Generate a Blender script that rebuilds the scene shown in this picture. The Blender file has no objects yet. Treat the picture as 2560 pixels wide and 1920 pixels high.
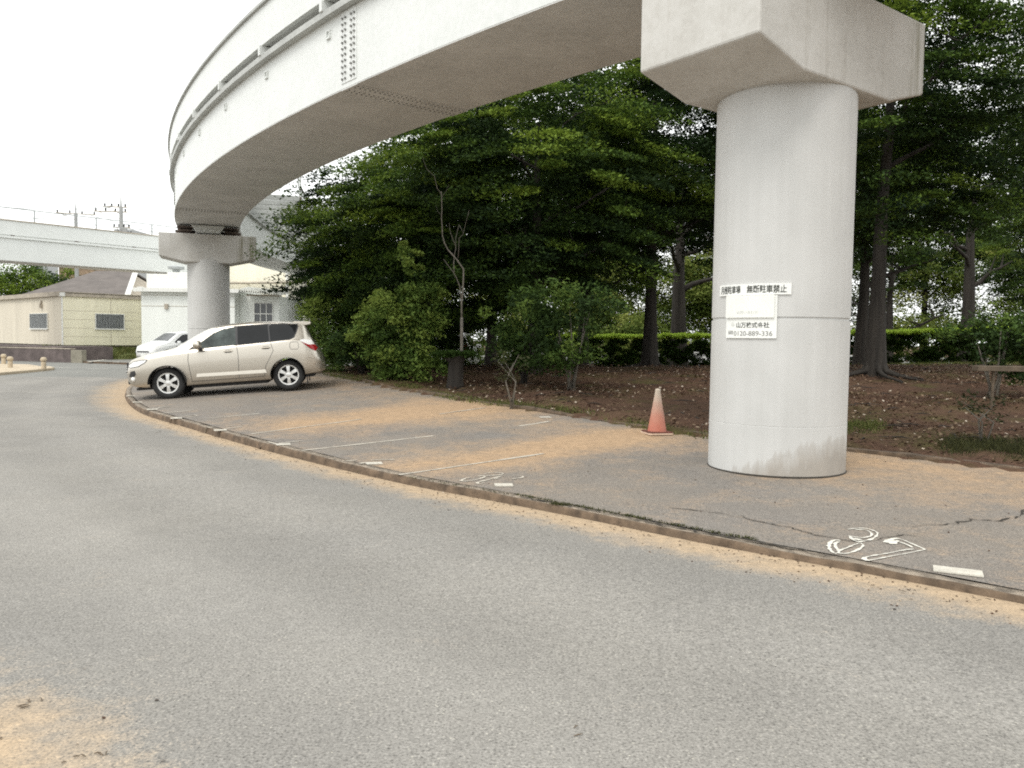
import bpy, bmesh, math, random
import numpy as np
from mathutils import Vector, Matrix
from mathutils.geometry import delaunay_2d_cdt

SC = bpy.context.scene
COL = SC.collection
R = math.radians
rnd = random.Random(7)

# ------------------------------------------------------------------ camera, sky, sun, exposure
CAM_H, FPX, PITCH, ROLL = 1.6, 2050.0, R(3.07), 0.0126
cd = bpy.data.cameras.new('camera'); cam = bpy.data.objects.new('camera', cd); COL.objects.link(cam)
_f = Vector((0, math.cos(PITCH), -math.sin(PITCH))); _u0 = Vector((0, math.sin(PITCH), math.cos(PITCH))); _r0 = Vector((1, 0, 0))
_r = _r0*math.cos(ROLL) + _u0*math.sin(ROLL); _u = _u0*math.cos(ROLL) - _r0*math.sin(ROLL)
cam.matrix_world = Matrix((( _r.x, _u.x, -_f.x, 0), (_r.y, _u.y, -_f.y, 0), (_r.z, _u.z, -_f.z, CAM_H), (0, 0, 0, 1)))
cd.sensor_width = 36; cd.lens = FPX/2560*36; cd.clip_start = .05; cd.clip_end = 2000
SC.camera = cam
SC.view_settings.view_transform = 'Standard'; SC.view_settings.look = 'None'; SC.view_settings.gamma = 1
SC.view_settings.exposure = 0.56
SC.cycles.use_denoising = False
SC.cycles.filter_width = 1.9
SUN_EL, SUN_AZ = R(54), R(210)          # azimuth clockwise from +Y: behind the camera on the left
w = bpy.data.worlds.new('World'); SC.world = w; w.use_nodes = True
nt = w.node_tree; nt.nodes.clear()
sky = nt.nodes.new('ShaderNodeTexSky'); sky.sky_type = 'NISHITA'; sky.sun_disc = False
sky.sun_elevation = SUN_EL; sky.sun_rotation = SUN_AZ; sky.dust_density = 3; sky.air_density = 1
mix = nt.nodes.new('ShaderNodeMixRGB'); mix.inputs[0].default_value = .97   # closed white cloud deck over a little sky
mix.inputs[2].default_value = (9.6, 9.75, 9.6, 1)
bg = nt.nodes.new('ShaderNodeBackground'); bg.inputs['Strength'].default_value = .12
ow = nt.nodes.new('ShaderNodeOutputWorld')
nt.links.new(sky.outputs[0], mix.inputs[1]); nt.links.new(mix.outputs[0], bg.inputs[0]); nt.links.new(bg.outputs[0], ow.inputs[0])
sl = bpy.data.lights.new('sun', 'SUN'); sl.energy = 1.0; sl.angle = R(24); sl.color = (1, .96, .9)
so = bpy.data.objects.new('sun', sl); COL.objects.link(so)
so.rotation_euler = (Vector((math.sin(SUN_AZ)*math.cos(SUN_EL), math.cos(SUN_AZ)*math.cos(SUN_EL), math.sin(SUN_EL)))).to_track_quat('Z', 'Y').to_euler()

# ------------------------------------------------------------------ photo pixel (2212 wide) to world
S_ = 2560/2212
def ray(u, v):
    d = _f*FPX + _r*(u*S_ - 1280) + _u*(960 - v*S_)
    return d.normalized()
def at_z(u, v, z):
    d = ray(u, v); return Vector((0, 0, CAM_H)) + d*((z-CAM_H)/d.z)
def at_y(u, v, y):
    d = ray(u, v); return Vector((0, 0, CAM_H)) + d*(y/d.y)

# ------------------------------------------------------------------ object helpers
def tag(o, label=None, cat=None, group=None, kind=None):
    if label: o['label'] = label
    if cat: o['category'] = cat
    if group: o['group'] = group
    if kind: o['kind'] = kind
    return o
def thing(name, label, cat, loc=(0, 0, 0), rz=0, group=None):
    o = bpy.data.objects.new(name, None); COL.objects.link(o); o.location = loc; o.rotation_euler = (0, 0, rz)
    o.empty_display_size = .2
    return tag(o, label, cat, group)
class MB:
    def __init__(s): s.v = []; s.f = []
    def add(s, vs, fs):
        b = len(s.v); s.v += [tuple(x) for x in vs]; s.f += [tuple(b+i for i in f) for f in fs]; return s
    def box(s, c, d, M=None):
        c = Vector(c); x, y, z = [k/2 for k in d]
        vs = [Vector((i*x, j*y, k*z)) for i in (-1, 1) for j in (-1, 1) for k in (-1, 1)]
        vs = [c + ((M @ q) if M else q) for q in vs]
        return s.add(vs, [(0, 1, 3, 2), (4, 6, 7, 5), (0, 4, 5, 1), (2, 3, 7, 6), (0, 2, 6, 4), (1, 5, 7, 3)])
    def tube(s, pts, rad, n=8, cap=True):
        pts = [Vector(p) for p in pts]; rad = rad if hasattr(rad, '__len__') else [rad]*len(pts)
        b = len(s.v); ref = None
        for i, p in enumerate(pts):
            t = (pts[min(i+1, len(pts)-1)] - pts[max(i-1, 0)]).normalized()
            if ref is None: ref = Vector((0, 0, 1)) if abs(t.z) < .9 else Vector((1, 0, 0))
            a = (ref - t*ref.dot(t)).normalized(); c = t.cross(a); ref = a
            for k in range(n):
                q = p + (a*math.cos(2*math.pi*k/n) + c*math.sin(2*math.pi*k/n))*rad[i]; s.v.append(tuple(q))
        for i in range(len(pts)-1):
            for k in range(n):
                s.f.append((b+i*n+k, b+i*n+(k+1) % n, b+(i+1)*n+(k+1) % n, b+(i+1)*n+k))
        if cap:
            s.f.append(tuple(b+k for k in range(n))[::-1]); s.f.append(tuple(b+(len(pts)-1)*n+k for k in range(n)))
        return s
    def lathe(s, prof, n=48, c=(0, 0, 0), axis='z', a0=0, a1=2*math.pi, cap=True):
        b = len(s.v); full = abs(a1-a0-2*math.pi) < 1e-6; m = n if full else n+1
        for k in range(m):
            a = a0+(a1-a0)*k/n
            for r, z in prof:
                p = (r*math.cos(a), r*math.sin(a), z)
                if axis == 'y': p = (p[0], p[2], p[1])
                s.v.append((c[0]+p[0], c[1]+p[1], c[2]+p[2]))
        L = len(prof)
        for k in range(n):
            k2 = (k+1) % m
            for i in range(L-1): s.f.append((b+k*L+i, b+k2*L+i, b+k2*L+i+1, b+k*L+i+1))
        if cap and full:
            if prof[0][0] > 1e-4: s.f.append(tuple(b+k*L for k in range(n))[::-1])
            if prof[-1][0] > 1e-4: s.f.append(tuple(b+k*L+L-1 for k in range(n)))
        return s
    def prism(s, poly, h0, h1, M=None):
        n = len(poly); vs = [Vector((p[0], p[1], h0)) for p in poly]+[Vector((p[0], p[1], h1)) for p in poly]
        if M: vs = [M @ q for q in vs]
        return s.add(vs, [tuple(range(n))[::-1], tuple(range(n, 2*n))]+[(i, (i+1) % n, n+(i+1) % n, n+i) for i in range(n)])
    def build(s, name, mat, parent=None, smooth=False, bevel=0, fix=True, loc=None):
        me = bpy.data.meshes.new(name); me.from_pydata(s.v, [], s.f); me.update()
        if fix or bevel:
            bm = bmesh.new(); bm.from_mesh(me); bmesh.ops.recalc_face_normals(bm, faces=bm.faces)
            bm.to_mesh(me); bm.free()
        o = bpy.data.objects.new(name, me); COL.objects.link(o)
        if mat: me.materials.append(mat)
        if parent: o.parent = parent
        if loc: o.location = loc
        if smooth: me.shade_smooth() if smooth is True else me.shade_auto(smooth) if hasattr(me, 'shade_auto') else shade_angle(me, smooth)
        if bevel:
            m = o.modifiers.new('bevel', 'BEVEL'); m.width = bevel; m.segments = 2; m.limit_method = 'ANGLE'
        return o
def shade_angle(me, ang):
    me.shade_smooth()
    me.set_sharp_from_angle(angle=ang)
def copy_tree(o, parent=None):
    c = o.copy(); COL.objects.link(c)
    if parent: c.parent = parent
    for ch in o.children: copy_tree(ch, c)
    return c
def np_mesh(name, V, F, tint=None):
    me = bpy.data.meshes.new(name); n, m = len(F), F.shape[1]
    me.vertices.add(len(V)); me.vertices.foreach_set('co', V.astype(np.float32).ravel())
    me.loops.add(n*m); me.loops.foreach_set('vertex_index', F.astype(np.int32).ravel())
    me.polygons.add(n); me.polygons.foreach_set('loop_start', np.arange(0, n*m, m, dtype=np.int32))
    me.update(calc_edges=True)
    if tint is not None:
        a = me.attributes.new('tint', 'FLOAT', 'FACE'); a.data.foreach_set('value', tint.astype(np.float32))
    return me

# ------------------------------------------------------------------ materials
def newmat(name):
    m = bpy.data.materials.new(name); m.use_nodes = True
    return m, m.node_tree, m.node_tree.nodes['Principled BSDF']
def node(nt, typ, **kw):
    n = nt.nodes.new(typ)
    for k, v in kw.items():
        if k in n.inputs.keys(): n.inputs[k].default_value = v
        else: setattr(n, k, v)
    return n
def ramp(nt, src, stops):
    r = nt.nodes.new('ShaderNodeValToRGB'); e = r.color_ramp.elements
    while len(e) < len(stops): e.new(.5)
    for q, (p, c) in zip(e, stops):
        q.position = p; q.color = (*c, 1) if hasattr(c, '__len__') else (c, c, c, 1)
    nt.links.new(src, r.inputs[0]); return r.outputs[0]
def mixc(nt, fac, a, b, mode='MIX'):
    m = nt.nodes.new('ShaderNodeMixRGB'); m.blend_type = mode
    for i, q in enumerate((fac, a, b)):
        if isinstance(q, bpy.types.NodeSocket): nt.links.new(q, m.inputs[i])
        else: m.inputs[i].default_value = q if i == 0 else (*q, 1)
    return m.outputs[0]
def math_(nt, op, a, b=0., clamp=False):
    m = nt.nodes.new('ShaderNodeMath'); m.operation = op; m.use_clamp = clamp
    for i, q in enumerate((a, b)):
        if isinstance(q, bpy.types.NodeSocket): nt.links.new(q, m.inputs[i])
        else: m.inputs[i].default_value = q
    return m.outputs[0]
def coords(nt): return nt.nodes.new('ShaderNodeTexCoord').outputs['Object']
def noise(nt, scale, detail=4, vec=None, rough=.55, dist=0):
    n = nt.nodes.new('ShaderNodeTexNoise'); n.inputs['Scale'].default_value = scale; n.inputs['Detail'].default_value = detail
    n.inputs['Roughness'].default_value = rough; n.inputs['Distortion'].default_value = dist
    nt.links.new(vec if vec else coords(nt), n.inputs['Vector']); return n.outputs['Fac']
def stretch(nt, sc):
    mp = nt.nodes.new('ShaderNodeMapping'); mp.inputs['Scale'].default_value = sc
    nt.links.new(coords(nt), mp.inputs[0]); return mp.outputs[0]
def bump(nt, b, h, st=.2, dist=.01):
    n = nt.nodes.new('ShaderNodeBump'); n.inputs['Strength'].default_value = st; n.inputs['Distance'].default_value = dist
    nt.links.new(h, n.inputs['Height']); nt.links.new(n.outputs[0], b.inputs['Normal'])
def simple(name, c, rough=.6, var=.15, scale=6, metal=0, bmp=0, spec=.5, streak=False):
    """base colour broken up by two scales of noise"""
    m, nt, b = newmat(name)
    v = stretch(nt, (1.5, 1.5, .12)) if streak else None
    n = noise(nt, scale, 5, v); n2 = noise(nt, scale*9, 3)
    c1 = tuple(max(0, k*(1-var)) for k in c); c2 = tuple(min(1, k*(1+var)) for k in c)
    col = ramp(nt, n, [(.3, c1), (.7, c2)])
    col = mixc(nt, .12, col, ramp(nt, n2, [(.3, .0), (.7, 1)]), 'OVERLAY')
    nt.links.new(col, b.inputs['Base Color']); b.inputs['Roughness'].default_value = rough
    b.inputs['Metallic'].default_value = metal; b.inputs['Specular IOR Level'].default_value = spec
    if bmp: bump(nt, b, n2, bmp)
    return m
def asphalt(name, base, warm, dirt, grain=1.0, dirt_attr='dirt'):
    m, nt, b = newmat(name)
    fine = noise(nt, 75, 3, rough=.7); mid = noise(nt, 22, 3); big = noise(nt, .35, 4); big2 = noise(nt, 1.3, 5)
    c = ramp(nt, big, [(.3, tuple(k*.88 for k in base)), (.7, warm)])
    c = mixc(nt, .35, c, ramp(nt, big2, [(.3, tuple(k*.8 for k in base)), (.75, tuple(k*1.15 for k in base))]))
    g = ramp(nt, fine, [(.26, .02), (.46, .46), (.58, .56), (.76, 1)])
    c = mixc(nt, .8*grain, c, g, 'OVERLAY')
    c = mixc(nt, .3, c, ramp(nt, mid, [(.3, .35), (.7, .65)]), 'OVERLAY')
    vo = nt.nodes.new('ShaderNodeTexVoronoi'); vo.inputs['Scale'].default_value = 38; nt.links.new(coords(nt), vo.inputs['Vector'])
    chip = ramp(nt, vo.outputs['Distance'], [(.10, 1), (.22, 0)])          # scattered pale aggregate
    sel = ramp(nt, noise(nt, 9, 2), [(.50, 0), (.60, 1)])
    c = mixc(nt, math_(nt, 'MULTIPLY', math_(nt, 'MULTIPLY', chip, sel), .6), c, (.60, .57, .48))
    ln = nt.nodes.new('ShaderNodeAttribute'); ln.attribute_name = 'lane'      # polished wheel tracks and patchy ageing
    c = mixc(nt, .26, c, ramp(nt, math_(nt, 'ADD', ln.outputs['Fac'], math_(nt, 'MULTIPLY', math_(nt, 'SUBTRACT', noise(nt, .8, 5, rough=.65), .5), .9)), [(.15, .40), (.5, .5), (.85, .60)]), 'OVERLAY')
    sp = ramp(nt, noise(nt, .55, 6, rough=.7), [(.62, 0), (.70, .35)])
    c = mixc(nt, sp, c, tuple(q*.62 for q in base))
    at = nt.nodes.new('ShaderNodeAttribute'); at.attribute_name = dirt_attr
    dn = noise(nt, 1.6, 6, rough=.65); dn2 = noise(nt, 11, 4)
    k = math_(nt, 'ADD', at.outputs['Fac'], math_(nt, 'MULTIPLY', math_(nt, 'SUBTRACT', dn, .5), 1.1))
    k = math_(nt, 'ADD', k, math_(nt, 'MULTIPLY', math_(nt, 'SUBTRACT', dn2, .5), .4))
    k = math_(nt, 'ADD', k, math_(nt, 'MULTIPLY', math_(nt, 'SUBTRACT', fine, .5), .9))      # grains, not a wash
    k = ramp(nt, k, [(.22, 0), (.82, 1)])
    dcol = mixc(nt, .35, ramp(nt, dn2, [(.3, tuple(q*.8 for q in dirt)), (.7, tuple(min(1, q*1.12) for q in dirt))]), g, 'OVERLAY')
    c = mixc(nt, math_(nt, 'MULTIPLY', k, .88), c, dcol)
    nt.links.new(c, b.inputs['Base Color']); b.inputs['Roughness'].default_value = .9; b.inputs['Specular IOR Level'].default_value = .25
    bump(nt, b, fine, .35, .012)
    return m
def leafmat(name, stops, trans=.25):
    m, nt, b = newmat(name)
    a = nt.nodes.new('ShaderNodeAttribute'); a.attribute_name = 'tint'
    c = ramp(nt, a.outputs['Fac'], stops)
    nt.links.new(c, b.inputs['Base Color']); b.inputs['Roughness'].default_value = .65; b.inputs['Specular IOR Level'].default_value = .12
    t = nt.nodes.new('ShaderNodeBsdfTranslucent'); nt.links.new(c, t.inputs[0])
    mx = nt.nodes.new('ShaderNodeMixShader'); mx.inputs[0].default_value = trans
    o = nt.nodes['Material Output']
    nt.links.new(b.outputs[0], mx.inputs[1]); nt.links.new(t.outputs[0], mx.inputs[2]); nt.links.new(mx.outputs[0], o.inputs[0])
    return m
M = {}
M['road'] = asphalt('road_asphalt', (.258, .247, .229), (.305, .288, .258), (.48, .36, .235))
M['lot'] = asphalt('lot_asphalt', (.215, .20, .185), (.275, .235, .19), (.46, .315, .19), 1)
M['cross'] = asphalt('cross_road_asphalt', (.22, .22, .205), (.25, .245, .225), (.4, .33, .22), .6)
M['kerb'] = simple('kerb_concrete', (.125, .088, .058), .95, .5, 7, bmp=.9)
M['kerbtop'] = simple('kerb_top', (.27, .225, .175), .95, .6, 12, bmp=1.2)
M['plate'] = simple('bay_plate_paint', (.56, .53, .46), .8, .15, 12)
M['paint'] = simple('road_paint', (.66, .64, .57), .8, .22, 14)
M['wornpaint'] = simple('worn_paint', (.50, .46, .39), .85, .3, 12)
M['fadedline'] = simple('faded_line', (.50, .46, .39), .9, .25, 9)
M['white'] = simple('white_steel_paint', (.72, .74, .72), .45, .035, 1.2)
M['soffit'] = simple('soffit_grey', (.60, .60, .58), .7, .12, .9)  # greyer version of the white steel paint
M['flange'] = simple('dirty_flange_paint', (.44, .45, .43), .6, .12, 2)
M['rail'] = simple('galvanised_rail', (.40, .42, .42), .5, .1, 8)
M['bearing'] = simple('rusty_bearing', (.10, .075, .06), .8, .4, 9)
M['black'] = simple('black_rubber', (.022, .022, .022), .75, .2, 20)
M['darkplastic'] = simple('dark_plastic', (.03, .03, .032), .5, .2, 12)
M['bolt'] = simple('bolt_grey_steel', (.22, .22, .21), .6, .1, 20)  # plain grey, darker than the white plates
M['cream'] = simple('cream_siding', (.83, .785, .60), .75, .07, 1.2, streak=True)
M['creamdark'] = simple('tan_siding', (.66, .60, .49), .75, .09, 1.2, streak=True)
M['beige'] = simple('beige_wall', (.84, .80, .66), .75, .05, .8, streak=True)
M['offwhite'] = simple('offwhite_siding', (.82, .84, .80), .6, .04, 1.0, streak=True)
M['fascia'] = simple('weathered_fascia', (.42, .37, .30), .8, .25, 2.5)
M['brownroof'] = simple('brown_roof', (.135, .118, .108), .85, .18, 1.4, bmp=.3)
M['wallstone'] = simple('dark_block_wall', (.13, .105, .10), .9, .3, 2.5, bmp=.4)
M['trim'] = simple('white_trim', (.78, .78, .74), .5, .05, 5)
M['winglass'] = simple('window_glass', (.10, .105, .11), .15, .25, 3)
M['brick'] = simple('orange_brick', (.36, .26, .18), .9, .2, 3)
M['bark'] = simple('bark', (.034, .029, .024), .95, .45, 5, bmp=.9, streak=True)
M['palebark'] = simple('pale_bark', (.155, .14, .115), .9, .3, 9, bmp=.3)
M['wood'] = simple('old_timber', (.13, .10, .07), .9, .3, 6, bmp=.4)
M['pole'] = simple('pole_concrete', (.33, .335, .33), .8, .1, 4)
M['crack'] = simple('crack_soil_contact_shade', (.035, .03, .024), 1, .3, 20)
M['signwhite'] = simple('sign_enamel', (.82, .83, .80), .35, .02, 6)
M['signfaded'] = simple('sign_enamel_faded', (.80, .81, .77), .4, .02, 6)
M['ink'] = simple('sign_ink', (.055, .058, .05), .6, .3, 60)
M['inkgrey'] = simple('sign_ink_grey', (.22, .22, .21), .6, .15, 60)
M['inkfaint'] = simple('sign_ink_faded', (.62, .63, .60), .6, .05, 60)
M['conebase'] = simple('cone_base_rubber', (.13, .045, .03), .8, .25, 12)
M['conerim'] = simple('cone_base_rim', (.62, .47, .36), .7, .12, 14)
M['carsilver'] = None
def carpaint(name, c, metal, rough):
    m, nt, b = newmat(name)
    n = noise(nt, 900, 1); n2 = noise(nt, 3, 4)
    col = mixc(nt, .06, c, ramp(nt, n, [(.35, .2), (.65, .8)]), 'OVERLAY')
    zz = nt.nodes.new('ShaderNodeSeparateXYZ'); nt.links.new(coords(nt), zz.inputs[0])
    dz = ramp(nt, zz.outputs['Z'], [(.20, .55), (.62, 0)])                  # road dust low on the doors
    col = mixc(nt, math_(nt, 'MULTIPLY', dz, ramp(nt, n2, [(.3, .5), (.7, 1)])), col, (.30, .235, .17))
    nt.links.new(col, b.inputs['Base Color']); b.inputs['Metallic'].default_value = metal
    b.inputs['Roughness'].default_value = rough; b.inputs['Coat Weight'].default_value = .5; b.inputs['Coat Roughness'].default_value = .06
    return m
M['carsilver'] = carpaint('champagne_car_paint', (.58, .54, .47), .85, .32)
M['carwhite'] = carpaint('white_car_paint', (.80, .81, .80), 0, .3)
M['carglass'] = simple('dark_car_glass', (.012, .013, .014), .05, .2, 4, spec=.3)
M['carglasslight'] = simple('clear_car_glass', (.07, .085, .08), .05, .6, 3, spec=.3)
M['chrome'] = simple('alloy_rim', (.72, .72, .70), .28, .05, 9, metal=.6)
M['redlamp'] = simple('red_lamp', (.30, .012, .015), .12, .15, 9)
M['clearlamp'] = simple('clear_lamp', (.80, .80, .78), .1, .05, 9)
M['platepaint'] = simple('number_plate', (.75, .76, .73), .4, .04, 9)
m, nt, b = newmat('cone_plastic')         # sun-bleached: pale at the tip, red low down
z_ = nt.nodes.new('ShaderNodeSeparateXYZ'); nt.links.new(coords(nt), z_.inputs[0])
kz = math_(nt, 'ADD', z_.outputs['Z'], math_(nt, 'MULTIPLY', math_(nt, 'SUBTRACT', noise(nt, 9, 4), .5), .25))
cc = ramp(nt, kz, [(.04, (.47, .15, .10)), (.25, (.48, .21, .15)), (.44, (.48, .31, .24)), (.66, (.52, .45, .37))])
nt.links.new(cc, b.inputs['Base Color']); b.inputs['Roughness'].default_value = .6; M['cone'] = m
m, nt, b = newmat('column_paint')         # painted concrete; damp stain with a ragged top low on one side
cn = nt.nodes.new('ShaderNodeSeparateXYZ'); nt.links.new(coords(nt), cn.inputs[0])
c = ramp(nt, noise(nt, 1.4, 5), [(.3, (.52, .52, .505)), (.7, (.585, .585, .57))])
c = mixc(nt, .2, c, ramp(nt, noise(nt, 3, 5, stretch(nt, (3, 3, .15))), [(.35, .4), (.65, .58)]), 'OVERLAY')
sh = math_(nt, 'ADD', math_(nt, 'MULTIPLY', cn.outputs['Y'], .40), .15)      # stain height by side
sh = math_(nt, 'ADD', sh, math_(nt, 'MULTIPLY', math_(nt, 'SUBTRACT', noise(nt, 2.2, 6, stretch(nt, (2.6, 2.6, .6)), .75), .5), .6))
st = math_(nt, 'SUBTRACT', sh, cn.outputs['Z'])
st = ramp(nt, st, [(.0, 0), (.05, .45), (.22, 1)])
c = mixc(nt, math_(nt, 'MULTIPLY', st, .72), c, mixc(nt, noise(nt, 7, 5), (.22, .19, .155), (.38, .335, .28)))
nt.links.new(c, b.inputs['Base Color']); b.inputs['Roughness'].default_value = .75
bump(nt, b, noise(nt, 60, 3), .08); M['column'] = m
m, nt, b = newmat('cap_concrete')         # weathered cap: vertical grime runs
c = ramp(nt, noise(nt, 1.6, 6), [(.3, (.50, .485, .45)), (.7, (.60, .59, .56))])
run = noise(nt, 2.4, 5, stretch(nt, (2.2, 2.2, .10)), .6)
c = mixc(nt, ramp(nt, run, [(.6, 0), (.8, .4)]), c, (.25, .22, .16))
c = mixc(nt, .3, c, ramp(nt, noise(nt, 14, 5), [(.3, .38), (.7, .6)]), 'OVERLAY')
ce = nt.nodes.new('ShaderNodeSeparateXYZ'); nt.links.new(coords(nt), ce.inputs[0])          # mossy runs down the inner end
ms = math_(nt, 'MULTIPLY', ramp(nt, math_(nt, 'MULTIPLY', ce.outputs['X'], -.5), [(.50, 0), (.60, 1)]), ramp(nt, noise(nt, 1.7, 6, stretch(nt, (4, 4, .3)), .65), [(.40, 0), (.62, .8)]))
c = mixc(nt, ms, c, (.19, .175, .10))
nt.links.new(c, b.inputs['Base Color']); b.inputs['Roughness'].default_value = .85
bump(nt, b, noise(nt, 40, 4), .12); M['cap'] = m
m, nt, b = newmat('wood_soil')
c = ramp(nt, noise(nt, .5, 6, rough=.65), [(.25, (.06, .04, .028)), (.5, (.105, .062, .042)), (.75, (.15, .105, .062))])
c = mixc(nt, .6, c, ramp(nt, noise(nt, 20, 5, rough=.7), [(.3, .18), (.7, .8)]), 'OVERLAY')
c = mixc(nt, ramp(nt, noise(nt, 1.1, 5), [(.48, 0), (.66, .7)]), c, (.085, .08, .03))
nt.links.new(c, b.inputs['Base Color']); b.inputs['Roughness'].default_value = 1; b.inputs['Specular IOR Level'].default_value = .1
bump(nt, b, noise(nt, 25, 5), .8, .03); M['soil'] = m
M['grassground'] = simple('grass_ground', (.13, .15, .05), 1, .35, 1.2, bmp=.5)
M['paving'] = simple('sandy_paving', (.48, .40, .29), .9, .15, 2)
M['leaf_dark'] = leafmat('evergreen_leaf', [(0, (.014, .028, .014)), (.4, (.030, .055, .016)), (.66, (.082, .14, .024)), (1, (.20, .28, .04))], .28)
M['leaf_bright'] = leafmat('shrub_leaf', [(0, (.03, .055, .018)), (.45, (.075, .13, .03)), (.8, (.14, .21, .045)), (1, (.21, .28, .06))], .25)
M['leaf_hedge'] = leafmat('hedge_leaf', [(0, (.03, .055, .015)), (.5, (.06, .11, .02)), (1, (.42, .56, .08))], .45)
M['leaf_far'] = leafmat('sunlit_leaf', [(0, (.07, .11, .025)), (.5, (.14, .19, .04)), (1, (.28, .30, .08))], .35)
M['litter'] = leafmat('fallen_leaf', [(0, (.05, .03, .02)), (.55, (.13, .075, .05)), (.88, (.27, .20, .13)), (1, (.55, .47, .38))], .1)
M['grass'] = leafmat('grass_blade', [(0, (.06, .075, .02)), (.5, (.11, .14, .035)), (1, (.24, .22, .09))], .25)
M['moss'] = leafmat('weed_leaf', [(0, (.03, .032, .015)), (.5, (.055, .06, .025)), (1, (.11, .11, .04))], .2)

# ------------------------------------------------------------------ terrain: kerb line, height of the ground
def catmull(P, step):
    P = [np.array(p, float) for p in P]; out = []
    for i in range(len(P)-1):
        p0, p1, p2, p3 = P[max(i-1, 0)], P[i], P[i+1], P[min(i+2, len(P)-1)]
        n = max(1, int(np.linalg.norm(p2-p1)/step))
        for k in range(n):
            t = k/n
            out.append(.5*((2*p1)+(-p0+p2)*t+(2*p0-5*p1+4*p2-p3)*t*t+(-p0+3*p1-3*p2+p3)*t**3))
    out.append(P[-1]); return np.array(out)
KCTRL = [(22, -16), (10, -2.2), (6.5, 1.75), (4.5, 3.75), (3.2, 5.02), (2.44, 5.70), (1.48, 6.52), (.81, 7.17), (-.06, 7.97), (-1.19, 8.98), (-2.51, 10.40),
         (-3.8, 11.9), (-5.59, 14.15), (-7.79, 17.07), (-10.2, 21.57), (-12.1, 26.2), (-13.3, 30.2), (-13.3, 32.6), (-11.9, 34.0), (-8, 35.5), (-2, 38), (8, 44), (30, 60), (80, 100)]
K = catmull(KCTRL, .3)
KT = np.gradient(K, axis=0); KT /= np.linalg.norm(KT, axis=1)[:, None]
KN = np.stack([KT[:, 1], -KT[:, 0]], 1)         # to the car park / wood side
KL = np.concatenate([[0], np.cumsum(np.linalg.norm(np.diff(K, axis=0), axis=1))])
IEND = int(np.argmin(np.linalg.norm(K-np.array((-8, 35.5)), axis=1)))
DEPTH = 5.5
def kerb_s(xy):
    """signed distance from the kerb (+ = car park side) and nearest kerb index"""
    xy = np.atleast_2d(np.asarray(xy, float)); s = np.empty(len(xy)); idx = np.empty(len(xy), int)
    for a in range(0, len(xy), 4000):
        d = xy[a:a+4000, None, :]-K[None]; i = np.argmin((d**2).sum(2), 1); q = d[np.arange(len(i)), i]
        off = (q*KN[i]).sum(1); r = np.linalg.norm(q, axis=1)
        s[a:a+4000] = np.where(off >= 0, r, -r); idx[a:a+4000] = i
    return s, idx
def kslope(i): return np.interp(K[i, 1], [5, 9, 12, 16, 19, 24, 30], [.014, .018, .035, .06, .08, .08, .04])
def kh(i): return np.interp(K[i, 1], [3.5, 5.7, 8, 11, 14], [.03, .052, .075, .1, .1])
def height(xy):
    s, i = kerb_s(xy); k = kslope(i)
    z = kh(i) + k*np.clip(s, 0, DEPTH)
    z = z + np.clip((s-DEPTH)*.055, 0, None)
    z = np.minimum(z, np.maximum(.86, .1+k*DEPTH))
    return np.where(s < 0, 0., z)
def H(x, y): return float(height([(x, y)])[0])
def ground_at(u, v):
    z = .15
    for _ in range(12):
        p = at_z(u, v, z); z = .5*z+.5*H(p.x, p.y)
    return Vector((p.x, p.y, z))
CROSS = catmull([(-75, 68), (-50, 55), (-35, 46.6), (-21, 39.3), (-14, 38.2), (-6, 40.5), (2, 45), (24, 62), (70, 100)], .8)
def cross_d(xy):
    d = np.atleast_2d(xy)[:, None, :]-CROSS[None]; return np.sqrt((d**2).sum(2).min(1))

g1 = np.concatenate([np.linspace(-900, -60, 12), np.arange(-55, -14, 2.2), np.arange(-14, 15, .28), np.arange(15, 45, 1.), np.linspace(50, 900, 14)])
g2 = np.concatenate([np.linspace(-600, -20, 8), np.arange(-15, 4, 2.), np.arange(4, 30, .28), np.arange(30, 72, 1.), np.linspace(76, 1200, 16)])
GX, GY = np.meshgrid(g1, g2); xy = np.stack([GX.ravel(), GY.ravel()], 1)
s, si = kerb_s(xy); z = height(xy)
rng = np.random.default_rng(3)
bumpz = .02*np.sin(xy[:, 0]*2.1+xy[:, 1]*.7)+.02*np.sin(xy[:, 1]*3.3-xy[:, 0]*1.3)+rng.normal(0, .012, len(xy))
z = np.where(s < 0, -.12, np.where(s < DEPTH-.3, z-.12, z+bumpz+np.clip(.014-(s-DEPTH)*.01, -.03, .03)))
far = (s < 0) & (xy[:, 1] > 30)
z = np.where(far & (cross_d(xy) > 5.4), -.05, z)
nx, ny = len(g1), len(g2); ii = np.arange(nx*ny).reshape(ny, nx)
F = np.stack([ii[:-1, :-1].ravel(), ii[:-1, 1:].ravel(), ii[1:, 1:].ravel(), ii[1:, :-1].ravel()], 1)
me = np_mesh('ground', np.column_stack([xy, z]), F); me.shade_smooth(); me.materials.append(M['soil'])
o = bpy.data.objects.new('ground', me); COL.objects.link(o); tag(o, kind='structure')

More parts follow.
